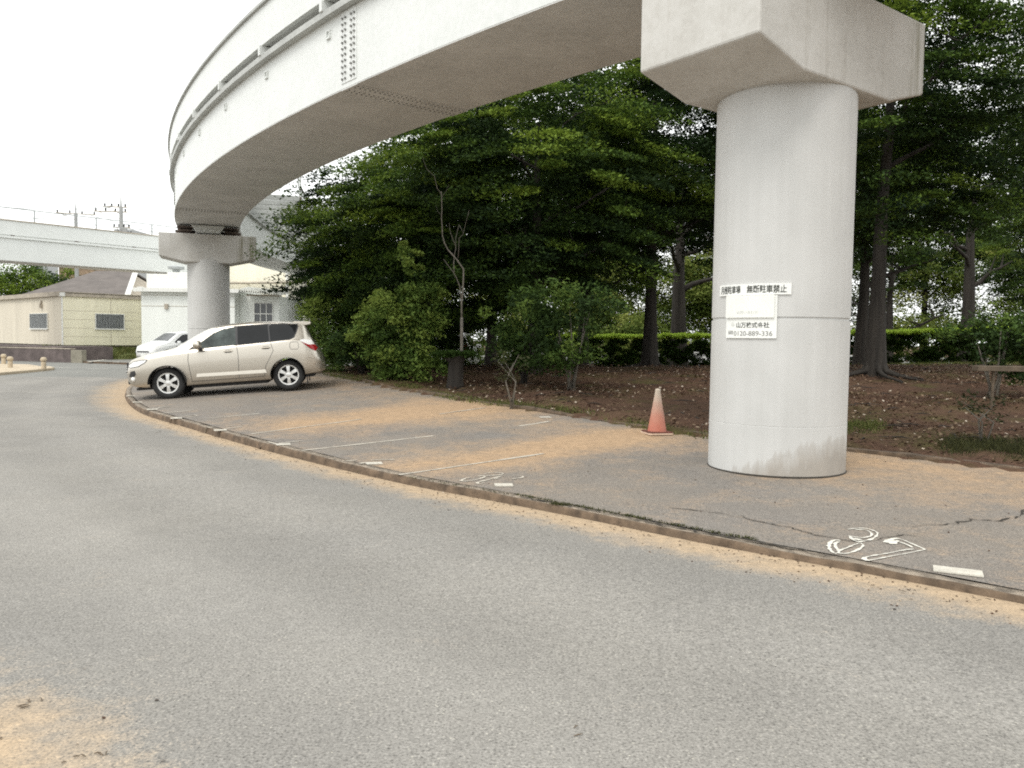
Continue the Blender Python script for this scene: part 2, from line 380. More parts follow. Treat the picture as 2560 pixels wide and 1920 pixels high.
def strip(name, P, N, offs, zf, mat, attr=None, kind='structure'):
    V = []; A = []
    for i in range(len(P)):
        for w_ in offs:
            q = P[i]+N[i]*w_; V.append((q[0], q[1], zf(i, w_))); A.append(attr(i, w_, q) if attr else 0)
    n = len(offs); ii = np.arange(len(V)).reshape(-1, n)
    F = np.stack([ii[:-1, :-1].ravel(), ii[1:, :-1].ravel(), ii[1:, 1:].ravel(), ii[:-1, 1:].ravel()], 1)
    V = np.array(V); me = np_mesh(name, V, F)
    n0 = np.cross(V[F[0, 1]]-V[F[0, 0]], V[F[0, 2]]-V[F[0, 0]])
    if n0[2] < 0: me.flip_normals()
    if attr:
        a = me.attributes.new('dirt', 'FLOAT', 'POINT'); a.data.foreach_set('value', np.array(A, np.float32))
    la = me.attributes.new('lane', 'FLOAT', 'POINT'); la.data.foreach_set('value', np.array([lane_f(-w_) if name == 'road' else .5 for i in range(len(P)) for w_ in offs], np.float32))
    me.materials.append(mat); o = bpy.data.objects.new(name, me); COL.objects.link(o)
    if kind: tag(o, kind=kind)
    me.shade_smooth(); return o
# road: dusty band along the kerb, sand heap on the near left
sandc = np.array((-2.75, 2.55))
def road_dirt(i, w_, q):
    a = -w_
    wid = np.interp(K[i, 1], [3, 6, 9, 14, 20, 26], [.42, .48, .40, .36, .7, .8])
    d = max(0, 1.02-a/wid*.62)
    e = (q-sandc); l = 1.36-math.hypot((e[0]*.75+e[1]*.25)*1.0, (e[1]*.9-e[0]*.12)*1.0)
    return max(d, min(1.2, l*1.15+.12))
offs = -np.concatenate([np.arange(0, 1.2, .1), np.arange(1.2, 9, .35), np.arange(9, 17.1, 2)])
IR0 = int(np.argmin(np.linalg.norm(K-np.array((22, -16)), axis=1)))
IR1 = int(np.argmin(np.linalg.norm(K-np.array((-13.3, 31.4)), axis=1)))
lane_f = lambda w_: .5+.5*math.sin((w_+2.2)*2*math.pi/1.75)*math.exp(-((w_-3.5)/5)**2)
road = strip('road', K[IR0:IR1], KN[IR0:IR1], offs, lambda i, w_: 0.012*min(1, -w_/3), M['road'], road_dirt)
# cross road beyond
CT = np.gradient(CROSS, axis=0); CT /= np.linalg.norm(CT, axis=1)[:, None]; CN = np.stack([CT[:, 1], -CT[:, 0]], 1)
cross = strip('cross_road', CROSS, CN, [-5.2, -2.5, 0, 2.5, 5.2, 8, 11], lambda i, w_: -.016, M['cross'], lambda i, w_, q: 0)
# kerb: a real step with a chamfered, chipped edge
prof = [(0, -.06), (.012, .075), (.03, .098), (.15, .102), (.155, .02)]
V = []; 
for i in range(IEND):
    jj = .006*math.sin(KL[i]*9)+rng.normal(0, .005)
    drop = kh(i)/.1
    for w_, h_ in prof:
        q = K[i]+KN[i]*(w_+jj); V.append((q[0], q[1], h_*drop+(rng.normal(0, .004) if h_ > .05 else 0)))
ii = np.arange(len(V)).reshape(-1, 5)
F = np.stack([ii[:-1, :-1].ravel(), ii[1:, :-1].ravel(), ii[1:, 1:].ravel(), ii[:-1, 1:].ravel()], 1)
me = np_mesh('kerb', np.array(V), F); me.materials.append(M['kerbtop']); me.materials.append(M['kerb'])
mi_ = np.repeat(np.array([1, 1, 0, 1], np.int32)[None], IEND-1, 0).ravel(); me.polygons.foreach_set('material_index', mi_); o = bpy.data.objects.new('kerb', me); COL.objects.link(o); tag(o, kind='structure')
# car park surface with earth washed over it in tongues along the bays
def lot_dirt(i, w_, q):
    y = K[i, 1]; d = .18
    d += .80*math.exp(-((KL[i]-LA)/.95)**2)*np.interp(w_, [0, 1, 3.2, 5.5], [.5, .75, 1., .45])
    d += .80*math.exp(-((KL[i]-LB)/1.3)**2)*np.interp(w_, [0, 1.2, 3, 5.5], [.1, .75, 1., .7])
    d += .25*math.exp(-((w_-4.6)/1.1)**2)
    if y < 7.2: d += .28*np.interp(w_, [1.2, 2.2, 3.5, 5.5], [0, .15, .6, 1.])
    if y < 5.2: d += .12
    return d
def lk(x, y): return KL[int(np.argmin(np.linalg.norm(K-np.array((x, y)), axis=1)))]
LA, LB = lk(-1.5, 9.3), lk(-4.6, 12.9)
lof = np.concatenate([[.153], np.arange(.3, 5.3, .25), [5.5, 5.75, 6.]])
lot = strip('parking_lot', K[IR0+20:IEND], KN[IR0+20:IEND], lof, lambda i, w_: kh(i+IR0+20)+kslope(i+IR0+20)*min(w_, DEPTH)-(.03 if w_ > 5.7 else 0),
            M['lot'], lambda i, w_, q: lot_dirt(i+IR0+20, w_, q))
V = []
for i in range(IR0+30, IEND-20):
    for w_, h_ in ((DEPTH-.12, .0), (DEPTH-.11, .03), (DEPTH+.02, .035), (DEPTH+.03, -.08)):
        q = K[i]+KN[i]*(w_+.015*math.sin(KL[i]*3)); V.append((q[0], q[1], kh(i)+kslope(i)*DEPTH+h_*(1+.5*math.sin(KL[i]*1.7))+rng.normal(0, .004)))
ii = np.arange(len(V)).reshape(-1, 4); F = np.stack([ii[:-1, :-1].ravel(), ii[1:, :-1].ravel(), ii[1:, 1:].ravel(), ii[:-1, 1:].ravel()], 1)
me = np_mesh('edging', np.array(V), F); me.materials.append(M['kerb']); o = bpy.data.objects.new('edging', me); COL.objects.link(o); tag(o, kind='structure')
# offset: height() and the lot agree to the millimetre except for the nearest-vertex steps
def on_lot(u, v, dz=.006):
    p = ground_at(u, v); return Vector((p.x, p.y, p.z+dz))
def ribbon(pts, wid, dz=.006, jit=0, sub=.08):
    """flat ground ribbon through world points"""
    P = catmull([(p[0], p[1]) for p in pts], sub) if len(pts) > 2 else np.array([np.array(pts[0][:2])+(np.array(pts[1][:2])-np.array(pts[0][:2]))*t for t in np.linspace(0, 1, max(2, int(np.linalg.norm(np.array(pts[1][:2])-np.array(pts[0][:2]))/.2)))])
    T = np.gradient(P, axis=0); T /= np.linalg.norm(T, axis=1)[:, None]+1e-9; N = np.stack([T[:, 1], -T[:, 0]], 1)
    hz = height(P); mb = MB(); vs = []
    for i in range(len(P)):
        wv = wid*(1+rnd.uniform(-jit, jit))
        for sg in (-1, 1):
            q = P[i]+N[i]*sg*wv/2; vs.append((q[0], q[1], hz[i]+dz))
    mb.add(vs, [(2*i, 2*i+1, 2*i+3, 2*i+2) for i in range(len(P)-1)]); return mb
def zoom8(x, y): return ((2000+x/3.95)/S_, (1250+y/3.95)/S_)
def zoom36(x, y): return ((1120+x/7.373)/S_, (1150+y/7.373)/S_)
def join(mbs):
    r = MB()
    for q in mbs: r.add(q.v, q.f)
    return r
def upmesh(mb):
    for k, f in enumerate(mb.f):
        a, b_, c_ = [Vector(mb.v[i]) for i in f[:3]]
        if (b_-a).cross(c_-a).z < 0: mb.f[k] = f[::-1]
    return mb
def paint(name, mbs, mat='wornpaint', label=None):
    o = upmesh(join(mbs)).build(name, M[mat], lot, fix=False)
    if label: o['label'] = label
    return o
def pxribbon(zf, pts, wid, jit=.6, sub=.03): return ribbon([ground_at(*zf(*p)) for p in pts], wid, jit=jit, sub=sub)
# outlines of the worn "37"
three = [pxribbon(zoom8, [(475, 295), (560, 285), (650, 285), (720, 305), (765, 330), (750, 365), (700, 395), (620, 412)], 0.0207),
         pxribbon(zoom8, [(540, 300), (640, 300), (690, 320), (710, 345), (690, 365), (620, 378), (545, 372), (480, 358)], 0.0191),
         pxribbon(zoom8, [(490, 360), (520, 395), (580, 420), (620, 412)], 0.0278), pxribbon(zoom8, [(530, 385), (600, 400)], 0.0433),
         pxribbon(zoom8, [(395, 405), (350, 400), (305, 420), (285, 460), (300, 500), (335, 530), (365, 535)], 0.0260),
         pxribbon(zoom8, [(385, 418), (350, 430), (352, 470), (372, 492), (385, 512)], 0.0217),
         pxribbon(zoom8, [(375, 530), (440, 535), (530, 515), (600, 480), (625, 450), (600, 430), (540, 445), (460, 480), (400, 500), (375, 530)], 0.0191)]
paint('bay_number', three, 'paint', 'white outlined digit 3 of the 37 at the kerb')
seven = [pxribbon(zoom8, [(860, 428), (880, 405), (925, 388), (965, 385)], 0.0433), pxribbon(zoom8, [(875, 432), (930, 432), (965, 405)], 0.0389), pxribbon(zoom8, [(890, 418), (945, 408)], 0.0520),
         pxribbon(zoom8, [(950, 382), (1020, 400), (1100, 435), (1180, 470), (1235, 495)], 0.0173), pxribbon(zoom8, [(965, 415), (1040, 440), (1110, 475)], 0.0155),
         pxribbon(zoom8, [(1235, 495), (1140, 515), (980, 545), (800, 580), (670, 605)], 0.0173), pxribbon(zoom8, [(1120, 490), (1000, 505), (850, 535), (720, 555), (640, 575)], 0.0173),
         pxribbon(zoom8, [(640, 572), (632, 590), (670, 605)], 0.0260)]
paint('bay_number', seven, 'paint', 'white outlined digit 7 of the 37 at the kerb')
t36 = [pxribbon(zoom36, [(670, 262), (760, 245), (900, 240), (1000, 250), (1010, 268), (940, 285), (820, 292), (700, 300)], 0.0226),
       pxribbon(zoom36, [(690, 302), (620, 295), (560, 310)], 0.0433), pxribbon(zoom36, [(420, 325), (330, 345), (260, 375), (240, 392), (300, 400), (440, 385), (560, 360), (650, 330), (690, 310)], 0.0260)]
paint('bay_number', t36, 'wornpaint', 'worn white digit 3 of the 36 at the kerb')
s36 = [pxribbon(zoom36, [(1000, 300), (880, 330), (760, 365), (640, 395), (540, 425), (580, 450), (660, 425)], 0.0260),
       pxribbon(zoom36, [(1180, 360), (1280, 345), (1390, 318), (1300, 295), (1210, 292)], 0.0207), pxribbon(zoom36, [(840, 350), (940, 345)], 0.0260)]
paint('bay_number', s36, 'wornpaint', 'worn white digit 6 of the 36 at the kerb')
def z7(x, y): return ((240+x/3.687)/S_, (750+y/3.687)/S_)
def zL(x, y): return ((250+x/2.765)/S_, (960+y/2.765)/S_)
for st_, lb in [([[(1790, 553), (1850, 545), (1900, 552)], [(1870, 530), (1960, 525), (2035, 527)], [(1700, 535), (1780, 528)]], 'faint digits beside the third plate from the pier'),
            ([[(1100, 403), (1165, 402)], [(1160, 428), (1230, 420)], [(1240, 412), (1330, 402), (1395, 396)]], 'faint digits beside the fourth plate from the pier'),
            ([[(725, 310), (760, 303), (785, 298)], [(880, 292), (940, 287)], [(860, 312), (930, 303), (985, 296)]], 'worn digits beside the fifth plate from the pier'),
            ([[(478, 236), (530, 230), (590, 226)], [(520, 242), (560, 240)], [(590, 222), (640, 217), (675, 222)], [(600, 231), (650, 226)]], 'worn digits beside the sixth plate from the pier'),
            ([[(312, 172), (350, 170)], [(400, 166), (440, 160), (490, 160)], [(370, 175), (410, 170)]], 'worn digits nearest the silver car')]:
    paint('bay_number', [pxribbon(zL, q, .045, .4, .05) for q in st_], 'wornpaint', lb)
# small white plates fixed at the head of each bay
def plate(c, ang, sx=.22, sy=.17, name='bay_plate'):
    mb = MB(); mb.box((0, 0, 0), (sx, sy, .010)); o = mb.build(name, M['plate'], lot)
    z = H(c.x, c.y); o.location = (c.x, c.y, z+.008); o.rotation_euler = (0, 0, ang); return o
for (u, v), a in [((2069, 1236), -.45), ((1088, 1049), .1), ((808, 1002), .3), ((612, 961), .4), ((476, 930), .45), ((381, 905), .5), ((329, 885), .5), ((297, 869.5), .5), ((282, 856), .5),
                  ((1178, 902), .3)]:
    p = ground_at(u, v); plate(p, a, *((.30, .15) if u > 2000 else (.19, .14)))
# faint bay lines
def z3(x, y): return ((650+x/2.765)/S_, (600+y/2.765)/S_)
for a, b_ in [((960, 1625), (1960, 1478)), ((290, 1470), (1200, 1355)), ((-60, 1342), (700, 1240)), ((1240, 1205), (1560, 1160)), ((1790, 1287), (2000, 1255))]:
    paint('bay_line', [ribbon([ground_at(*z3(*a)), ground_at(*z3(*b_))], .055, dz=.005, jit=.35)], 'fadedline')
for a, b_ in [((245, 148), (400, 135)), ((430, 205), (640, 182)), ((740, 240), (1100, 205))]:
    paint('bay_line', [ribbon([ground_at(*zL(*a)), ground_at(*zL(*b_))], .055, dz=.005, jit=.35)], 'fadedline')
# cracks in the asphalt
def crack(pts, wd):
    W = [ground_at(*p) for p in pts]; P = catmull([(p.x, p.y) for p in W], .05)
    P = P+rng.normal(0, .016, P.shape); return ribbon(P, wd, dz=.007, jit=.85, sub=9)
pr = lambda zf, L: [zf(*p) for p in L]
paint('crack', [crack(pr(zoom8, [(2212, 100), (2150, 170), (2030, 190), (1920, 205), (1780, 200), (1680, 190), (1610, 220), (1480, 240), (1300, 250), (1120, 265)]), .017)], 'crack')
paint('crack', [crack(pr(zoom8, [(1180, 365), (1050, 352), (900, 372), (760, 385), (640, 405), (520, 415), (400, 395), (280, 370), (130, 345), (0, 302)])+[(1690, 1138), (1600, 1118), (1520, 1105), (1450, 1098)], .012)], 'crack')
paint('crack', [crack([(1130, 1074), (1250, 1098), (1400, 1128), (1520, 1152), (1640, 1172), (1740, 1190), (1780, 1202)], .022)], 'crack')
# weeds and twigs along the kerb
def blades(name, pts, n, hgt, wid, mat, seed, spread=.05, lean=.5):
    rg = np.random.default_rng(seed); P = np.asarray(pts, float); V = np.empty((n, 3, 3)); 
    i = rg.integers(0, len(P), n); base = P[i].copy(); base[:, :2] += rg.normal(0, spread, (n, 2))
    a = rg.uniform(0, 2*math.pi, n); hh = hgt*rg.uniform(.35, 1.1, n); ww = wid*rg.uniform(.6, 1.3, n)
    d = np.stack([np.cos(a), np.sin(a), np.zeros(n)], 1)
    V[:, 0] = base-d*ww[:, None]/2; V[:, 1] = base+d*ww[:, None]/2
    V[:, 2] = base+np.column_stack([rg.normal(0, lean, n)*hh, rg.normal(0, lean, n)*hh, hh])
    me = np_mesh(name, V.reshape(-1, 3), np.arange(3*n).reshape(n, 3), rg.uniform(0, 1, n)); me.materials.append(mat)
    o = bpy.data.objects.new(name, me); COL.objects.link(o); return tag(o, kind='stuff')
mp = []
for u0, v0, u1, v1, n in [(1115, 1068, 1640, 1168, 260), (1195, 1088, 1225, 1092, 90), (760, 1010, 1100, 1068, 60)]:
    for k in range(n):
        t = rnd.random(); p = ground_at(u0+(u1-u0)*t, v0+(v1-v0)*t); mp.append((p.x, p.y, p.z))
blades('weeds', mp, 1500, .020, .010, M['moss'], 5, .02, .9)

# ------------------------------------------------------------------ curved elevated guideway
GC = Vector((41.14, 51.58)); RO, RI = 57.65, 55.29; RM = (RO+RI)/2
ZB, ZF0, ZF1, ZP0, ZP1 = 5.9, 7.23, 7.34, 7.53, 8.30
def gp(a, r, z): return Vector((GC.x+r*math.cos(R(a)), GC.y+r*math.sin(R(a)), z))
def gr(a):                       # sharper past the far pier
    return np.interp(a, [-205, -175, -165, -160], [-1.3, -.9, -.15, 0])
def sweep(mb, poly, a0, a1, step=.6, fn=gp):
    n = max(1, int(abs(a1-a0)/step)); L = len(poly); b = len(mb.v)
    for k in range(n+1):
        a = a0+(a1-a0)*k/n
        for r, z in poly: mb.v.append(tuple(fn(a, r+gr(a) if fn is gp else r, z)))
    for k in range(n):
        for i in range(L): mb.f.append((b+k*L+i, b+k*L+(i+1) % L, b+(k+1)*L+(i+1) % L, b+(k+1)*L+i))
    mb.f.append(tuple(b+i for i in range(L))); mb.f.append(tuple(b+n*L+i for i in range(L))[::-1])
    return mb
def rect(r0, r1, z0, z1): return [(r0, z0), (r1, z0), (r1, z1), (r0, z1)]
A0, A1 = -112, -206
gw = thing('elevated_guideway', 'white curved steel guideway sweeping over the car park on round piers', 'elevated railway', tuple(gp(-140, RM, ZB)))
gl = Vector(gw.location)
def gbuild(mb, name, mat, parent=gw, smooth=None, **kw):
    off = gl
    mb.v = [(x-off.x, y-off.y, z-off.z) for x, y, z in mb.v]
    return mb.build(name, mat, parent, smooth=smooth or R(40), **kw)
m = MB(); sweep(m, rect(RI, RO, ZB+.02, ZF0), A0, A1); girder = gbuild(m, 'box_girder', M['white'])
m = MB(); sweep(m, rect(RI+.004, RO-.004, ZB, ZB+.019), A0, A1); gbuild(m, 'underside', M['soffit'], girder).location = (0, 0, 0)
m = MB(); sweep(m, rect(RI-.14, RO+.14, ZF0, ZF1), A0, A1); gbuild(m, 'top_flange', M['flange'])
m = MB(); sweep(m, rect(RO+.04, RO+.13, ZP0, ZP1), A0, A1); gbuild(m, 'parapet', M['white'])
m = MB(); sweep(m, rect(RO+.02, RO+.19, ZP1, ZP1+.06), A0, A1); gbuild(m, 'parapet_coping', M['flange'])
for r0, r1 in ((RO-.22, RO-.16), (RI+.16, RI+.22)):
    m = MB(); sweep(m, rect(r0, r1, ZF1, ZP0+.018), A0, A1); gbuild(m, 'gap_light_block', M['flange'])  # added panels closing the gap so no light shows through
m = MB(); sweep(m, rect(RI-.05, RI+.05, ZP0, ZP1-.05), A0, A1); gbuild(m, 'parapet', M['white'])
m = MB(); sweep(m, rect(RI+.45, RO-.45, ZF1+.0, ZF1+.30), A0, A1); gbuild(m, 'running_deck', M['soffit'])
m = MB(); sweep(m, rect(RI-.02, RO+.05, ZP0+.02, ZP0+.06), A0, A1); gbuild(m, 'trough_floor', M['soffit'])
for k in range(-1, 22):
    a = -137.6-2.88*k
    if a < A1+2 or a > A0-2: continue
    for r in (RO+.05, RI+.0):
        m = MB(); q = gp(a, r+gr(a), (ZF1+ZP0)/2)
        m.box(q, (.24, .10, ZP0-ZF1), Matrix.Rotation(R(a), 3, 'Z')); gbuild(m, 'support_post', M['white'])
    m = MB(); Mz = Matrix.Rotation(R(a), 3, 'Z')
    for dz, hz_, dy, wy in ((-.05, .02, 0, .15), (-.18, .02, 0, .15), (-.115, .12, -.065, .02), (-.115, .12, .065, .02)):
        q = gp(a, RO+gr(a)+.015, ZF0-.14+dz); q += Mz @ Vector((0, dy, 0)); m.box(q, (.04, wy, hz_), Mz)
    gbuild(m, 'lifting_lug', M['white'])
def splice(a, under=True):
    Mz = Matrix.Rotation(R(a), 3, 'Z')
    m = MB(); sweep(m, rect(RO-.002, RO+.012, ZB+.10, ZF0-.03), a-.26, a+.26, .1); sp = gbuild(m, 'splice_plate', M['white'])
    bm_ = MB()
    for zi in range(11):
        for k in (0, 1, 3, 4):
            aa = a+.2-.1*k; q = gp(aa, RO+gr(aa)+.022, ZB+.17+zi*.103)
            for sg in (1,):
                p0 = q; d = Vector((math.cos(R(aa)), math.sin(R(aa)), 0)); bm_.tube([p0-d*.012, p0+d*.02], .021, 6)
    bo = gbuild(bm_, 'bolt_rows', M['bolt'], sp)
    m = MB(); sweep(m, rect(RI-.004, RO+.004, ZB-.012, ZB-.001), a-.26, a+.26, .1); u_ = gbuild(m, 'underside_splice_plate', M['soffit'])
    bm_ = MB()
    for ri in range(24):
        for k in (0, 1, 3, 4):
            aa = a+.2-.1*k; q = gp(aa, RI+.06+ri*(RO-RI-.12)/23+gr(aa), ZB-.02); bm_.tube([q+Vector((0, 0, .01)), q-Vector((0, 0, .004))], .016, 6)
    gbuild(bm_, 'bolt_rows', M['bolt'], u_)
splice(-139.75); splice(-155.87); splice(-167.6)
# extra walkway on the inside of the curve past the far pier, carried on cross brackets
for k in range(12):
    a = -161.6-1.5*k; m = MB(); Mz = Matrix.Rotation(R(a), 3, 'Z')
    m.box(gp(a, RI-1.2+gr(a), ZF1+.08), (2.3, .12, .20), Mz); gbuild(m, 'cross_bracket', M['flange'])
m = MB(); sweep(m, rect(RI-2.42, RI-2.34, ZF1+.22, ZF1+1.10), -162, -178); gbuild(m, 'side_parapet', M['white'])
m = MB(); sweep(m, rect(RI-2.46, RI-2.30, ZF1+1.10, ZF1+1.16), -162, -178); gbuild(m, 'side_parapet_coping', M['bearing'])
m = MB(); sweep(m, rect(RI-2.46, RI-2.28, ZF1+.14, ZF1+.22), -162, -178); gbuild(m, 'side_beam', M['bearing'])

# ------------------------------------------------------------------ piers
PR = .785
def pier(ang, label, zg, turn=0, L=1.75, zt=5.47, wid=.80):
    """round column, hammerhead cap square to the guideway, bearings and shear block"""
    c = gp(ang, RM, 0); pr_ = thing('guideway_pier', label, 'bridge pier', (c.x, c.y, zg), R(ang), 'round piers under the curved guideway')
    h = 4.42-zg; r = PR; m = MB()
    zg1, zg2 = 1.878-zg, .675-zg
    m.lathe([(r, -.3), (r, zg2-.004), (r-.004, zg2), (r-.001, zg2+.006), (r-.001, zg1-.016), (r-.016, zg1-.014), (r-.016, zg1+.014), (r-.002, zg1+.016), (r-.002, h+.1)], 96)
    col = m.build('column', M['column'], pr_, smooth=R(12))
    jb = MB(); jb.lathe([(r+.002, .030), (r+.018, .018), (r+.04, -.05)], 64, cap=False); jb.build('base_contact_shade', M['crack'], pr_, smooth=True)  # dark ring added in place of the column's contact shadow
    # x is radial (long axis), outer end towards +x
    w_ = wid; zt -= zg; z0, z1 = 4.42-zg, 4.63-zg; Rt = Matrix.Rotation(turn, 4, 'Z')
    prof = [(-L, z1), (-.85, z0), (.85, z0), (L, z1), (L, zt), (-L, zt)]
    m = MB(); Mx = Matrix(((1, 0, 0, 0), (0, 0, 1, 0), (0, 1, 0, 0), (0, 0, 0, 1)))
    m.prism(prof, -w_, w_, Rt @ Mx); m.build('cap', M['cap'], pr_, bevel=.025)
    for sx in (-.85, .85):
        m = MB(); m.box((sx, 0, 5.535-zg), (.62, .62, .05)); m.box((sx, 0, 5.64-zg), (.40, .40, .15)); m.box((sx, 0, 5.79-zg), (.56, .56, .08)); m.box((sx, -.25, 5.67-zg), (.72, .10, .10)); m.box((sx, .25, 5.66-zg), (.5, .08, .08))
        m.build('bearing', M['bearing'], pr_)
    m = MB(); m.prism([(-.62, 5.87-zg), (-.42, 5.565-zg), (.42, 5.565-zg), (.62, 5.87-zg)], -.5, .5, Mx); m.build('shear_block', M['white'], pr_, bevel=.02)
    m = MB()
    for k in range(9):
        m.tube([(-L+.02, -w_-.004, zt-.02)], .001) if False else None
    return pr_, col, c, zg
P1 = pier(-132.25, 'near round painted pier with parking signs and damp stain at its base', .10, R(-10.5), 1.62, 5.47)
P2 = pier(-160.1, 'far pier behind the silver car with rusty bearings under the guideway', .12, 0, 1.76, 5.5, .72)
# ------------------------------------------------------------------ signs wrapped on the near column
def col_hit(u, v, r=.785):
    d = ray(u, v); c = P1[2]; ox, oy = -c.x, -c.y
    A = d.x**2+d.y**2; B = 2*(ox*d.x+oy*d.y); Cc = ox*ox+oy*oy-r*r
    D = B*B-4*A*Cc; t = (-B-math.sqrt(max(D, 0)))/(2*A); p = Vector((0, 0, CAM_H))+d*t
    return math.atan2(p.y-c.y, p.x-c.x), p.z
def curved(name, a0, a1, z0, z1, r, th, mat, parent=None, n=16):
    m = MB(); c = P1[2]; base = Vector((c.x, c.y, 0)); vs = []
    for k in range(n+1):
        a = a0+(a1-a0)*k/n
        for rr, z in ((r, z0), (r+th, z0), (r+th, z1), (r, z1)): vs.append((c.x+rr*math.cos(a), c.y+rr*math.sin(a), z))
    fs = [(k*4+i, k*4+(i+1) % 4, k*4+4+(i+1) % 4, k*4+4+i) for k in range(n) for i in range(4)]+[(0, 1, 2, 3), (n*4+3, n*4+2, n*4+1, n*4)]
    m.add(vs, fs); return m.build(name, mat, parent, smooth=R(35))
def text_mesh(body, bold=0):
    cu = bpy.data.curves.new('lettering', 'FONT'); cu.body = body; cu.offset = bold
    t = bpy.data.objects.new('lettering', cu); COL.objects.link(t)
    dg = bpy.context.evaluated_depsgraph_get(); me = bpy.data.meshes.new_from_object(t.evaluated_get(dg))
    bpy.data.objects.remove(t); return me
def wrap_text(body, aL, aR, z0, z1, r, mat, parent, bold=.015):
    me = text_mesh(body, bold); n = len(me.vertices); co = np.empty(n*3); me.vertices.foreach_get('co', co); co = co.reshape(-1, 3)
    bm = bmesh.new(); bm.from_mesh(me); bmesh.ops.triangulate(bm, faces=bm.faces)
    x0, x1 = co[:, 0].min(), co[:, 0].max(); y0, y1 = co[:, 1].min(), co[:, 1].max(); c = P1[2]
    for v in bm.verts:
        a = aL+(aR-aL)*(v.co.x-x0)/(x1-x0); z = z0+(z1-z0)*(v.co.y-y0)/(y1-y0)
        v.co = (c.x+r*math.cos(a), c.y+r*math.sin(a), z)
    me2 = bpy.data.meshes.new('lettering'); bm.to_mesh(me2); bm.free(); bpy.data.meshes.remove(me)
    me2.materials.append(mat); o = bpy.data.objects.new('lettering', me2); COL.objects.link(o); o.parent = parent; return o
def signpx(x, y): return col_hit((1780+x/8.296)/S_, (680+y/8.296)/S_)
aL, zA = signpx(185, 480); aR, _ = signpx(1645, 350); _, zT = signpx(1000, 240); _, zB_ = signpx(1000, 470)
sA = tag(curved('parking_sign', aL, aR, zB_, zT, PR+.003, .012, M['signwhite']), 'long white strip sign wrapped round the pier, topmost of its three signs', 'sign', 'signs fixed to the near pier')
t0, _ = signpx(220, 360); t1, _ = signpx(608, 360); _, c1 = signpx(900, 272); _, c0 = signpx(900, 440)
wrap_text('月極駐車場', t0, t1, c0, c1, PR+.0185, M['ink'], sA)
t0, _ = signpx(738, 360); t1, _ = signpx(1550, 360)
wrap_text('無断駐車禁止', t0, t1, c0, c1, PR+.0185, M['ink'], sA)
aL, _ = signpx(345, 700); aR, _ = signpx(1298, 700); _, zT = signpx(800, 482); _, zB_ = signpx(800, 948)
aL2, _ = signpx(318, 1100); aR2, _ = signpx(1345, 1100); _, zT2 = signpx(800, 490); _, zB2 = signpx(800, 1372)
sB = tag(curved('parking_sign', aL2, aR2, zB2, zT2, PR+.003, .014, M['signwhite']), 'white sign with company name and telephone number, lowest on the pier', 'sign', 'signs fixed to the near pier')
sC = tag(curved('parking_sign', aL, aR, zB_, zT, PR+.0175, .022, M['signfaded']), 'blank looking white panel with faded line of text between two signs', 'sign', 'signs fixed to the near pier')
t0, _ = signpx(562, 840); t1, _ = signpx(975, 840); _, c1 = signpx(780, 805); _, c0 = signpx(780, 875)
wrap_text('お問い合わせ', t0, t1, c0, c1, PR+.041, M['inkfaint'], sC, 0)
t0, _ = signpx(525, 1100); t1, _ = signpx(1195, 1100); _, c1 = signpx(850, 1040); _, c0 = signpx(850, 1160)
wrap_text('山万株式会社', t0, t1, c0, c1, PR+.0185, M['ink'], sB, .02)
t0, _ = signpx(475, 1270); t1, _ = signpx(1255, 1270); _, c1 = signpx(850, 1225); _, c0 = signpx(850, 1325)
wrap_text('0120-889-336', t0, t1, c0, c1, PR+.0185, M['inkgrey'], sB, .005)
# small framed dial mark beside the number, and a faint round crest beside the name
t0, z0_ = signpx(365, 1290); t1, z1_ = signpx(458, 1220)
def arcbox(a0, a1, z0, z1): return [(a0, z0), (a1, z0), (a1, z1), (a0, z1)]
m = MB(); c = P1[2]
def cpt(a, z, r=PR+.0185): return (c.x+r*math.cos(a), c.y+r*math.sin(a), z)
da, dz_ = t1-t0, z1_-z0_
for x0, x1, y0, y1 in ((0, 1, 0, .16), (0, 1, .84, 1), (0, .1, .16, .84), (.9, 1, .16, .84), (.45, .55, .16, .84), (.1, .45, .46, .62), (.55, .9, .34, .48), (.2, .36, .2, .36), (.62, .82, .6, .76)):
    m.add([cpt(t0+da*x0, z0_+dz_*y0), cpt(t0+da*x1, z0_+dz_*y0), cpt(t0+da*x1, z0_+dz_*y1), cpt(t0+da*x0, z0_+dz_*y1)], [(0, 1, 2, 3)])
m.build('dial_mark', M['inkgrey'], sB, fix=False)
t0, z0_ = signpx(420, 1125); t1, z1_ = signpx(490, 1045); m = MB(); da, dz_ = t1-t0, z1_-z0_
for k in range(24):
    q = [(math.cos(2*math.pi*(k+j)/24)*.5*s_+.5, math.sin(2*math.pi*(k+j)/24)*.5*s_+.5) for j, s_ in ((0, .82), (1, .82), (1, 1), (0, 1))]
    m.add([cpt(t0+da*x, z0_+dz_*y) for x, y in q], [(0, 1, 2, 3)])
for q in ([(.25, .2), (.75, .2), (.75, .34), (.25, .34)], [(.42, .34), (.58, .34), (.58, .75), (.42, .75)]):
    m.add([cpt(t0+da*x, z0_+dz_*y) for x, y in q], [(0, 1, 2, 3)])
m.build('crest', M['inkfaint'], sB, fix=False)

